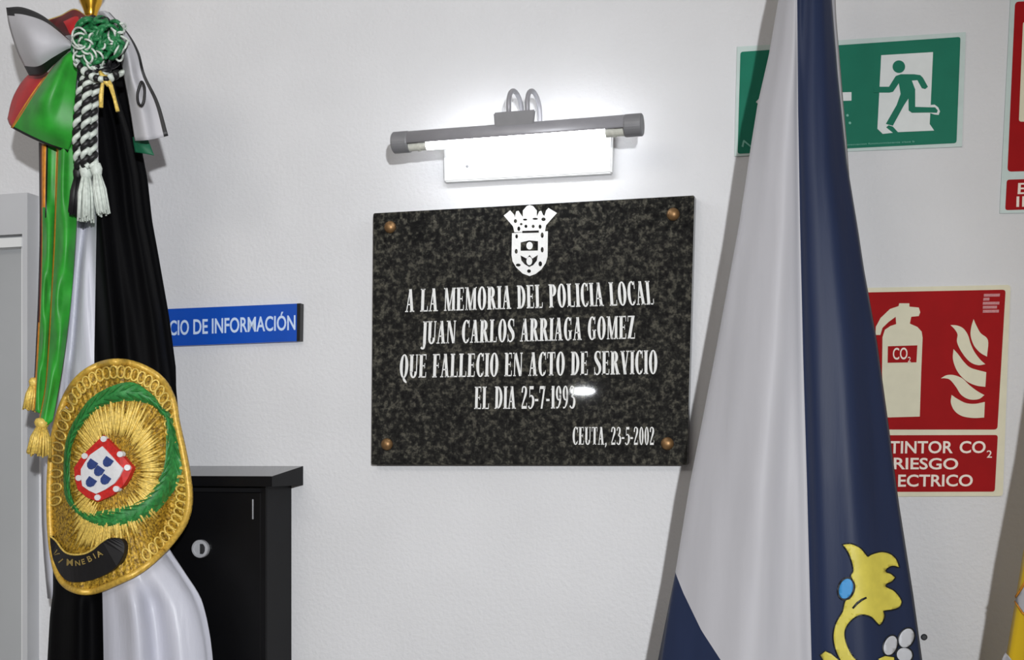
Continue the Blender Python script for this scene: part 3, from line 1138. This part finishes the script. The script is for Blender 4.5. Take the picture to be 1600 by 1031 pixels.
for i in range(0, 2 * NW, 3):
    k = (i / 2.0) % NW
    a, b = int(k), (int(k) + 5) % NW
    o0, i0, o1, i1 = (np.array(z) for z in (wo[a], wi[a], wo[b], wi[b]))
    sgn = i % 2
    base = o0 + (i0 - o0) * .5
    tip = o1 + (i1 - o1) * (.08 if sgn else .92)
    side1 = o1 * .45 + o0 * .55 + ((i1 * .45 + i0 * .55) - (o1 * .45 + o0 * .55)) * (.12 if sgn else .88)
    mid = (base + tip) / 2
    pv = [(base, .0145), (side1, .0125), (tip, .0125), (mid * 1.0 + (mid - side1) * .5, .0135)]
    c_ = bm.verts.new(P(mid[0], mid[1], Ye(mid[0], mid[1], .0178)))
    vv = [bm.verts.new(P(p[0], p[1], Ye(p[0], p[1], h))) for p, h in pv]
    for n_ in range(4):
        bm.faces.new((c_, vv[n_], vv[(n_ + 1) % 4]))
obj('wreath_leaves', bm, M_wreath, wr, smooth=False, recalc=True)


def onflag(bm, poly, off, depth, Yfun=Ye, mi=0, res=None):
    """raised motif lying on the cloth: outline in pixels, following the cloth's own relief"""
    front = [bm.verts.new(P(x, y, Yfun(x, y, off))) for x, y in poly]
    back = [bm.verts.new(v.co + Vector((0, depth, 0))) for v in front]
    n = len(front)
    fs = bm.faces.new(front)
    fs.material_index = mi
    for i in range(n):
        j = (i + 1) % n
        bm.faces.new((front[i], back[i], back[j], front[j])).material_index = mi
    fs.normal_update()
    bmesh.ops.triangulate(bm, faces=[fs])


C3 = lambda pts: crop(pts, 2.1, 50, 540)
bm = bmesh.new()
onflag(bm, C3([(235, 293), (283, 345), (330, 400), (316, 432), (300, 458), (262, 492), (216, 512), (180, 498), (150, 472), (140, 436), (138, 400), (158, 370), (180, 345), (208, 318)]), .0165, .010)
sh = obj('red_shield', bm, M_ered, crest)
bm = bmesh.new()
onflag(bm, C3([(230, 330), (264, 366), (298, 404), (286, 430), (270, 452), (240, 472), (210, 486), (186, 475), (165, 460), (160, 432), (160, 405), (174, 382), (190, 358)]), .0185, .010)
obj('white_field', bm, M_ewhite, sh)
bm = bmesh.new()
for x, y in ((218, 412), (247, 382), (195, 390), (191, 448), (239, 440)):
    s, cth = 14.5, .75
    pts = [(-1, -1), (1, -1), (1, .3), (.6, .9), (0, 1.15), (-.6, .9), (-1, .3)]
    onflag(bm, C3([(x + s * (u * math.cos(.6) - v * math.sin(.6)), y + s * (u * math.sin(.6) + v * math.cos(.6))) for u, v in pts]), .0200, .008)
obj('blue_escutcheons', bm, M_eblue, sh)
for x, y in ((234, 306), (312, 400), (275, 470), (214, 498), (152, 434), (172, 362), (288, 356)):
    bm = bmesh.new(); onflag(bm, C3(ell(x, y, 10, 10, 10)), .0185, .008)
    obj('castle_stitch', bm, M_ewhite, sh)
# black scroll with gold letters
Z3 = lambda pts: crop(pts, 8.593, 70, 820)
bm = bmesh.new()
onflag(bm, Z3(smooth_poly([(70, 150), (150, 230), (230, 340), (300, 395), (400, 415), (530, 400), (640, 345), (740, 260), (850, 185), (960, 175), (1040, 210), (1070, 300), (1040, 450), (960, 560), (820, 660), (640, 735), (470, 765), (320, 755), (230, 690), (150, 560), (95, 400)], 60)), .0175, .010)
scr = obj('black_scroll', bm, M_rblack, crest)
bm = bmesh.new()
for ch, x, y, rot, s in (('V', 150, 380, .95, 120), ('I', 215, 480, .9, 110), ('M', 335, 500, .04, 125), ('N', 440, 510, -.12, 100), ('E', 520, 490, -.3, 100), ('B', 605, 450, -.42, 110), ('I', 665, 415, -.5, 105), ('A', 730, 385, -.55, 110)):
    v, fcs = sans(ch, .02)
    mx, my = sum(p[0] for p in v) / len(v), .36
    vv = []
    for a, b in v:
        u, t = (a - mx) * s, -(b - my) * s
        X, Y_ = x + u * math.cos(rot) - t * math.sin(rot), y + u * math.sin(rot) + t * math.cos(rot)
        (gx, gy), = Z3([(X, Y_)])
        vv.append(bm.verts.new(P(gx, gy, Ye(gx, gy, .0188))))
    for fc in fcs:
        try:
            bm.faces.new([vv[i] for i in fc])
        except ValueError:
            pass
bmesh.ops.solidify(bm, geom=bm.faces[:], thickness=.0006)
obj('scroll_lettering', bm, M_goldpale, scr)
bm = bmesh.new()
tube(bm, [P(x, y, Ye(x, y, .0178)) for x, y in Z3(smooth_poly([(60, 140), (150, 215), (230, 325), (300, 380), (400, 400), (530, 386), (640, 332), (740, 245), (850, 170)], 30, False))], .0015, 8)
obj('scroll_piping', bm, M_goldthread, scr, smooth=True)

# ------------------------------------------------------------------ green ribbon bow
c = P(118, 85, -.2)
gb = empty('green_ribbon_bow', c, 'green and red ribbon bow with orange piping and gold tassels on the left flag', 'ribbon')
patch('bow_loop', [[(92, 92, -.205), (103, 84, -.215), (116, 80, -.21), (124, 84, -.205)],
                   [(74, 116, -.215), (88, 122, -.235), (104, 126, -.222), (119, 128, -.21)],
                   [(50, 150, -.215), (70, 158, -.24), (94, 168, -.225), (116, 176, -.212)],
                   [(30, 180, -.205), (58, 192, -.228), (86, 206, -.22), (114, 212, -.206)],
                   [(17, 199, -.195), (46, 214, -.205), (76, 227, -.2), (106, 238, -.192)]],
      [M_rgreen, M_rorange, M_rblack], gb, 26, 26, lambda u, v: 1 if u < .045 else (2 if v > .97 else 0))
patch('bow_loop', [[(60, 104, -.175), (68, 108, -.19), (76, 114, -.2)],
                   [(36, 126, -.165), (46, 132, -.19), (57, 140, -.208)],
                   [(20, 154, -.165), (28, 162, -.188), (38, 168, -.206)],
                   [(12, 186, -.168), (15, 194, -.184), (19, 199, -.194)]],
      [M_rred, M_rorange], gb, 14, 18, lambda u, v: 1 if u > .9 else 0, label='red underside of the bow loop')
patch('bow_loop', [[(74, 31, -.165), (95, 24, -.17), (116, 14, -.168), (134, 24, -.16)],
                   [(88, 42, -.175), (104, 36, -.195), (120, 30, -.19), (136, 38, -.17)],
                   [(102, 56, -.185), (112, 54, -.205), (122, 52, -.2), (134, 60, -.18)]],
      [M_rmaroon, M_goldthread, M_rred], gb, 18, 18, lambda u, v: 1 if v < .08 else (2 if .28 < u < .72 and v > .4 else 0), label='dark red velvet loop with cream edge')
patch('ribbon_tail', [[(90, 225, -.185), (98, 226, -.196), (108, 226, -.19), (122, 224, -.182)],
                      [(87, 300, -.180), (96, 300, -.198), (106, 301, -.190), (122, 300, -.18)],
                      [(84, 380, -.178), (93, 382, -.19), (103, 382, -.2), (118, 380, -.18)],
                      [(80, 460, -.178), (88, 462, -.196), (98, 462, -.188), (112, 460, -.178)],
                      [(76, 530, -.178), (84, 532, -.19), (93, 532, -.196), (104, 530, -.18)],
                      [(71, 600, -.18), (78, 602, -.196), (86, 602, -.188), (93, 600, -.182)],
                      [(61, 657, -.19), (67, 662, -.2), (74, 664, -.196), (82, 658, -.19)]],
      [M_rgreen, M_rorange], gb, 20, 60, lambda u, v: 1 if u < .1 else 0)
patch('ribbon_tail', [[(61, 222, -.172), (70, 225, -.185), (80, 225, -.178), (91, 226, -.172)],
                      [(62, 300, -.168), (69, 300, -.186), (78, 300, -.176), (89, 300, -.17)],
                      [(62, 380, -.168), (69, 381, -.176), (76, 381, -.186), (86, 380, -.17)],
                      [(60, 460, -.17), (67, 461, -.186), (74, 461, -.176), (83, 460, -.17)],
                      [(57, 530, -.17), (64, 531, -.178), (70, 531, -.186), (79, 530, -.17)],
                      [(54, 590, -.172), (60, 592, -.186), (66, 592, -.18), (75, 590, -.172)],
                      [(51, 640, -.175), (57, 643, -.186), (63, 646, -.184), (70, 645, -.176)]],
      [M_rgreen, M_rorange, M_rblack, M_rmaroon], gb, 22, 60,
      lambda u, v: 2 if u < .09 else (3 if u < .18 and v < .6 else (1 if u < .42 and v < .22 else (1 if u > .9 or (u < .24) else (2 if .42 < u < .52 and v < .25 else 0)))))


def tassel(name, parent, a, b, r0, r1, mats, n=26, head=True, seed=1):
    """hanging tassel between two world points: a bound head and a skirt of threads"""
    rr = random.Random(seed)
    bm = bmesh.new()
    a, b = Vector(a), Vector(b)
    ax_ = (b - a).normalized()
    s1 = ax_.orthogonal().normalized()
    s2 = ax_.cross(s1)
    L = (b - a).length
    if head:
        tube(bm, [a - ax_ * .002, a, a + ax_ * (L * .10), a + ax_ * (L * .2), a + ax_ * (L * .24)], [r0 * .5, r0 * .95, r0 * 1.15, r0 * .9, r0 * .7], 12)
    for k in range(n):
        t = 2 * math.pi * k / n
        q_ = math.sqrt(rr.random())
        d0 = (s1 * math.cos(t) + s2 * math.sin(t))
        l = L * (.92 + .1 * rr.random())
        p0 = a + ax_ * (L * .18) + d0 * r0 * .6 * q_
        p1 = a + ax_ * (L * .5) + d0 * (r0 + r1) * .5 * (.4 + .6 * q_)
        p2 = a + ax_ * l + d0 * r1 * (.4 + .6 * q_)
        tube(bm, [p0, p1, p2], [.0016, .0020, .0014], 6, mi=k % len(mats) if len(mats) > 1 else 0)
    return obj(name, bm, mats, parent, smooth=True)


tassel('gold_tassel', gb, P(66, 655, -.195), P(60, 712, -.195), .010, .019, [M_goldthread], 46, seed=3)
tassel('gold_tassel', gb, P(54, 592, -.178), P(46, 642, -.178), .007, .011, [M_goldthread], 30, seed=4)

# ------------------------------------------------------------------ white ribbon bow with black edging
c = P(140, 70, -.2)
wb = empty('white_ribbon_bow', c, 'white ribbon bow with black edging spread at the top of the left flag', 'ribbon')
patch('bow_loop', [[(10, 12, -.20), (15, 42, -.212), (28, 82, -.212), (46, 118, -.20)],
                   [(36, 12, -.215), (42, 48, -.255), (52, 84, -.25), (66, 117, -.22)],
                   [(70, 27, -.22), (73, 52, -.25), (78, 76, -.248), (86, 99, -.225)],
                   [(102, 57, -.215), (104, 64, -.225), (107, 71, -.225), (110, 78, -.215)],
                   [(116, 72, -.21), (117, 75, -.215), (118, 78, -.215), (119, 82, -.21)]],
      [M_fwhite, M_rblack], wb, 28, 26, lambda u, v: 1 if u < .13 - .05 * v or u > .86 else 0)
patch('ribbon_tail', [[(154, 18, -.20), (160, 17, -.21), (165, 18, -.21), (171, 20, -.20)],
                      [(171, 46, -.20), (182, 46, -.218), (190, 48, -.215), (200, 52, -.20)],
                      [(187, 86, -.195), (198, 84, -.22), (207, 83, -.21), (217, 82, -.195)],
                      [(195, 125, -.19), (206, 122, -.212), (216, 120, -.196), (227, 117, -.19)],
                      [(203, 168, -.19), (219, 165, -.205), (234, 163, -.19), (248, 160, -.185)],
                      [(211, 220, -.19), (229, 219, -.205), (246, 216, -.19), (263, 212, -.182)]],
      [M_fwhite, M_rblack], wb, 30, 36, lambda u, v: 1 if u > .87 else 0)
bm = bmesh.new()
tube(bm, [P(x, y, -.212) for x, y in smooth_poly([(222, 128), (226, 138), (225, 156), (221, 165), (216, 160), (215, 146), (219, 132)], 30)], .002, 8, closed=True)
obj('edging_loop', bm, M_rblack, wb, smooth=True)
patch('ribbon_tail', [[(207, 214, -.175), (219, 215, -.178), (230, 215, -.175)], [(209, 227, -.175), (222, 229, -.18), (236, 230, -.175)], [(211, 238, -.175), (226, 240, -.178), (241, 243, -.175)]],
      [M_rdgreen], wb, 10, 10, label='dark green ribbon end')

# ------------------------------------------------------------------ cords with tassels
c = P(150, 65, -.22)
cords = empty('tasselled_cord', c, 'green knotted and black-and-white twisted cords with tassels tied at the flag top', 'cord')
rr = random.Random(11)


def knot(name, cx, cy, rx, ry, Yc, n, mats, rad, seed):
    rr_ = random.Random(seed)
    bm = bmesh.new()
    for k in range(n):
        a0 = rr_.random() * 6.28
        ux, uy = cx + rx * .55 * (rr_.random() * 2 - 1), cy + ry * .6 * (rr_.random() * 2 - 1)
        sx, sy = rx * (.25 + .3 * rr_.random()), ry * (.2 + .25 * rr_.random())
        tilt = rr_.random() * 3.14
        pts = []
        for i in range(22):
            t = 2 * math.pi * i / 22
            x, y = sx * math.cos(t), sy * math.sin(t)
            pts.append(P(ux + x * math.cos(tilt) - y * math.sin(tilt), uy + x * math.sin(tilt) + y * math.cos(tilt), Yc + .011 * math.cos(t * 2 + a0) - .006 * rr_.random()))
        tube(bm, pts, rad, 8, closed=True)
    return obj(name, bm, mats, cords, smooth=True)


knot('green_cord_knot', 155, 62, 40, 44, -.225, 36, M_tinsel, .0030, 5)
knot('dark_cord_knot', 150, 66, 38, 44, -.210, 22, M_rblack, .0040, 9)
knot('pale_cord_knot', 137, 74, 28, 36, -.234, 9, M_tinselw, .0016, 33)
knot('pale_cord_knot', 182, 62, 14, 40, -.226, 7, M_tinselw, .0016, 8)


def twisted(name, path, R0, r, mats, turns, npt=140, ph=0.0):
    bm = bmesh.new()
    for s in range(2):
        pts = []
        for i in range(npt):
            t = i / (npt - 1)
            x, y, Y = cr(path, t)
            a = 2 * math.pi * turns * t + math.pi * s + ph
            p = P(x, y, Y)
            pts.append(p + Vector((math.cos(a) * R0, -math.sin(a) * R0, 0)))
        tube(bm, pts, r, 8, mi=s)
    return obj(name, bm, mats, cords, smooth=True)


twisted('twisted_cord', [(158, 100, -.222), (140, 112, -.23), (128, 140, -.228), (123, 180, -.222), (121, 220, -.218), (124, 262, -.212)], .0042, .0039, [M_tinselw, M_rblack], 8)
twisted('twisted_cord', [(150, 108, -.23), (138, 130, -.236), (136, 170, -.23), (134, 215, -.222), (134, 262, -.214)], .0042, .0039, [M_tinselw, M_rblack], 8, ph=1.0)
twisted('twisted_cord', [(166, 108, -.222), (152, 130, -.226), (146, 170, -.22), (144, 215, -.215), (146, 262, -.212)], .0042, .0039, [M_tinselw, M_rblack], 8, ph=2.0)
twisted('twisted_cord', [(120, 96, -.228), (134, 112, -.24), (150, 122, -.242), (168, 124, -.236), (188, 112, -.225)], .0040, .0042, [M_tinselw, M_rblack], 5, ph=.5)
bm = bmesh.new(); tube(bm, [P(x, y, -.206) for x, y in ((150, 140), (147, 180), (147, 230), (150, 262))], [.004, .006, .006, .004], 10)
obj('pale_ribbon_cord', bm, M_fwhite, cords, smooth=True)
tassel('cord_tassel', cords, P(135, 258, -.206), P(134, 346, -.206), .009, .012, [M_tinselw], 40, seed=6)
tassel('cord_tassel', cords, P(149, 256, -.21), P(162, 336, -.206), .008, .010, [M_tinselw], 36, seed=7)
tassel('cord_tassel', cords, P(123, 262, -.200), P(116, 336, -.200), .007, .009, [M_rblack], 30, seed=8)
bm = bmesh.new()
tube(bm, [P(x, y, -.236) for x, y in ((163, 118), (160, 132), (158, 150), (158, 168))], [.002, .0026, .0034, .003], 10)
tube(bm, [P(x, y, -.236) for x, y in ((166, 118), (173, 134), (179, 154), (184, 174))], [.002, .0036, .0026, .003], 10)
tube(bm, [P(x, y, -.238) for x, y in ((156, 112), (164, 124), (170, 134))], [.0025, .005, .003], 10)
obj('gold_cord_ends', bm, M_goldthread, cords, smooth=True)

# ------------------------------------------------------------------ right flag, white and navy
YOFF = 0.0
RL = [(-400, 1290), (-80, 1234), (0, 1216), (87, 1201), (161, 1184), (223, 1174), (349, 1155), (560, 1116), (760, 1077), (895, 1055), (950, 1044), (1031, 1028), (1400, 975)]
RB = [(-400, 1238), (-80, 1244), (0, 1245.5), (175, 1247), (349, 1250), (560, 1255), (760, 1261), (1031, 1268), (1400, 1276)]
RR = [(-400, 1292), (-80, 1296), (0, 1300), (115, 1309), (251, 1323), (360, 1341), (420, 1350), (530, 1370), (660, 1388), (782, 1404), (929, 1427), (1031, 1441), (1400, 1490)]
RN = [(-400, 1200), (894, 1055), (925, 1067), (985, 1096), (1031, 1126), (1100, 1170), (1400, 1245)]     # lower edge of the white field


def YfR(x, y):
    l, r = interp(RL, y), interp(RR, y)
    u = min(max((x - l) / (r - l), 0), 1)
    bdr = (interp(RB, y) - l) / (r - l)
    g = min(1.0, max(0.15, (y + 250) / 1000.0))
    b = (4 * u * (1 - u)) ** .6
    fold = .016 * g * (math.sin(u * 13.5 + .9) * .55 + .2 * math.sin(u * 27 + .4 + y * .0012))
    groove = .012 * g * math.exp(-((u - bdr) / .035) ** 2)
    return -.160 - .055 * b * (.5 + .5 * g) + fold * min(1, b * 1.2) + groove


def edgesR(y):
    l, b_, r = interp(RL, y), interp(RB, y), interp(RR, y)
    m = min(max(interp(RN, y), l + .5), b_ - 2) if y > 890 else l + .5
    return [l, m, b_, r]


bm = bmesh.new()
ys = [-75 + 10 * i for i in range(97)] + [894] + [895 + 8 * i for i in range(64)]
ys = sorted(set(ys))
drape(bm, ys, edgesR, [12, 34, 34], YfR, .035,
      lambda k, y, fr: ((1 if y > 894 else 0), 0, 1)[k])
cR = P(1262, 0, -.145)
rf = empty('city_flag', (cR.x, -.145, 0), 'white and navy satin flag with a yellow animal emblem hanging at the right', 'flag')
obj('flag_cloth', bm, [M_fwhite, M_fnavy], rf, smooth=True)
zR = P(1262, -66, -.145).z
bm = bmesh.new(); tube(bm, [(cR.x, -.145, .05), (cR.x, -.145, zR)], .009, 16)
obj('flag_pole', bm, M_pole, rf, smooth=True)
pole_base(rf, cR.x, -.145, M_alud)
bm = bmesh.new()
lathe(bm, (cR.x, -.145, zR), [(.010, 0), (.017, .006), (.02, .02), (.012, .035), (.018, .05), (.02, .07), (.01, .12), (.002, .16)], 24)
obj('finial', bm, M_pgold, rf, smooth=True)
# pale rear layer of the cloth showing along the right edge at the top
bm = bmesh.new()
tab = [(-60, 1298, 1302), (30, 1300, 1306), (100, 1304, 1312), (160, 1310, 1317), (230, 1316, 1323), (300, 1322, 1328), (360, 1330, 1336)]
V = []
for y, x0, x1 in tab:
    V.append([bm.verts.new(P(x0 - 12, y, -.125)), bm.verts.new(P((x0 + x1) / 2, y, -.130)), bm.verts.new(P(x1, y, -.120))])
for i in range(len(tab) - 1):
    for j in range(2):
        bm.faces.new((V[i][j], V[i][j + 1], V[i + 1][j + 1], V[i + 1][j]))
o = obj('rear_cloth_fold', bm, M_fwhite, rf, smooth=True)
md = o.modifiers.new('thickness', 'SOLIDIFY'); md.thickness = .0015; md.offset = 0


def YRo(x, y, off):
    return YfR(x, y) - off


def motif(name, polys, mats, parent, off, thick=.0006, cell=6, Yfun=YRo):
    """flat print that follows the folds: outlines cut into small cells so that they bend with the cloth"""
    bm = bmesh.new()
    for poly in polys:
        vs_ = [bm.verts.new((x, y, 0)) for x, y in poly]
        bm.faces.new(vs_)
    bm.normal_update()
    bmesh.ops.triangulate(bm, faces=bm.faces[:])
    xs = [v.co.x for v in bm.verts]
    ysv = [v.co.y for v in bm.verts]
    for axis, lo, hi in ((0, min(xs), max(xs)), (1, min(ysv), max(ysv))):
        k = lo + cell
        while k < hi:
            co = (k, 0, 0) if axis == 0 else (0, k, 0)
            no = (1, 0, 0) if axis == 0 else (0, 1, 0)
            bmesh.ops.bisect_plane(bm, geom=bm.verts[:] + bm.edges[:] + bm.faces[:], plane_co=co, plane_no=no)
            k += cell
    for v in bm.verts:
        v.co = P(v.co.x, v.co.y, Yfun(v.co.x, v.co.y, off))
    o = obj(name, bm, mats, parent, smooth=True)
    md_ = o.modifiers.new('thickness', 'SOLIDIFY')
    md_.thickness = thick
    md_.offset = 0
    return o


L5 = lambda pts: crop(pts, 5.13, 1270, 830)
HEAD = curvy([(243, 108), (300, 103), (345, 118), (385, 142), (415, 178), (440, 205), (470, 190), (510, 176), (560, 168), (620, 184), (665, 225), (690, 287), (655, 276), (620, 280), (585, 305), (588, 330), (622, 342), (657, 370), (630, 400), (588, 420), (582, 442), (602, 455), (650, 480), (692, 528), (709, 568), (690, 605), (640, 624), (585, 632), (562, 638), (571, 680), (552, 730), (533, 748), (508, 722), (478, 690), (440, 672), (390, 666), (335, 688), (285, 735), (256, 790), (254, 850), (274, 920), (310, 990), (345, 1031), (420, 1110), (330, 1120), (250, 1070), (215, 1015), (190, 960), (172, 895), (168, 825), (184, 750), (214, 690), (243, 640), (262, 560), (300, 540), (336, 480), (338, 420), (308, 360), (326, 320), (320, 265), (300, 200), (275, 150)], 75, 4)
FOOT1 = [(63, 992), (100, 963), (145, 982), (210, 1035), (250, 1110), (140, 1120), (95, 1050)]
FOOT2 = [(528, 1022), (580, 1000), (650, 1010), (655, 1110), (560, 1120)]


def grow(poly, d):
    a = np.array(poly, float)
    n = len(a)
    area_ = sum(a[i][0] * a[(i + 1) % n][1] - a[(i + 1) % n][0] * a[i][1] for i in range(n))
    sg = 1 if area_ > 0 else -1
    out = []
    for i in range(n):
        t = a[(i + 1) % n] - a[i - 1]
        t = t / (np.hypot(*t) or 1)
        out.append(tuple(a[i] + np.array((t[1], -t[0])) * d * sg))
    return out


PADS = [ell(622, 915, 50, 80, 22, .35), ell(750, 855, 56, 80, 22, .45), ell(735, 990, 62, 56, 22, .3)]
EYE = ell(266, 460, 54, 82, 26, .3)
motif('emblem_outline', [L5(grow(HEAD, 11)), L5(grow(FOOT1, 11)), L5(grow(FOOT2, 11)), L5(grow(EYE, 16))] + [L5(grow(p, 12)) for p in PADS], M_outline, rf, .0012)
em_o = motif('animal_emblem', [L5(HEAD), L5(FOOT1), L5(FOOT2)], M_lion, rf, .0022)
motif('emblem_tongue', [L5(EYE)], M_lionblue, rf, .0030)
motif('emblem_stroke', [L5([(314, 612), (350, 568), (390, 540), (428, 524), (433, 538), (398, 556), (362, 584), (326, 622)])], M_outline, rf, .0032)
for p in PADS:
    motif('emblem_claw', [L5(p)], M_paw, rf, .0032)

# ------------------------------------------------------------------ yellow flag cut by the right edge
YL_ = [(-100, 1742), (300, 1690), (690, 1632), (860, 1599), (940, 1586), (1031, 1571), (1400, 1508)]
YR_ = [(-100, 1800), (300, 1830), (860, 1880), (1400, 1930)]


def YfY(x, y):
    l, r = interp(YL_, y), interp(YR_, y)
    u = min(max((x - l) / (r - l), 0), 1)
    b = (4 * u * (1 - u)) ** .6
    return -.18 - .05 * b + .012 * math.sin(u * 22 + .5) * min(1, b)


cY = P(1765, 500, -.17)
yf = empty('yellow_flag', (cY.x, -.17, 0), 'yellow flag with pale patches cut off by the right edge of the photo', 'flag')
bm = bmesh.new()
drape(bm, [-100 + 15 * i for i in range(100)], lambda y: [interp(YL_, y), interp(YR_, y)], [50], YfY, .035, lambda k, y, fr: 0)
obj('flag_cloth', bm, [M_yellow], yf, smooth=True)
zY = P(1771, -85, -.17).z
bm = bmesh.new(); tube(bm, [(cY.x, -.17, .05), (cY.x, -.17, zY)], .009, 16)
obj('flag_pole', bm, M_pole, yf, smooth=True)
pole_base(yf, cY.x, -.17, M_alud)
YYo = lambda x, y, off: YfY(x, y) - off
Y7 = lambda pts: crop(pts, 3.8, 1500, 760)
motif('pale_patch', [Y7([(328, 676), (352, 640), (384, 590), (440, 640), (470, 700), (420, 780), (372, 742)])], M_fwhite, yf, .0012, Yfun=YYo)
motif('pale_patch', [Y7([(270, 985), (292, 1010), (330, 1060), (300, 1120), (236, 1100), (252, 1020)])], M_fwhite, yf, .0012, Yfun=YYo)
motif('dark_stitching', [Y7([(326, 650), (384, 572), (388, 580), (330, 662)]), Y7([(352, 610), (384, 560), (386, 566), (356, 618)]), Y7([(326, 676), (372, 746), (420, 790), (414, 796), (366, 752), (322, 684)])], M_rorange, yf, .0014, Yfun=YYo)
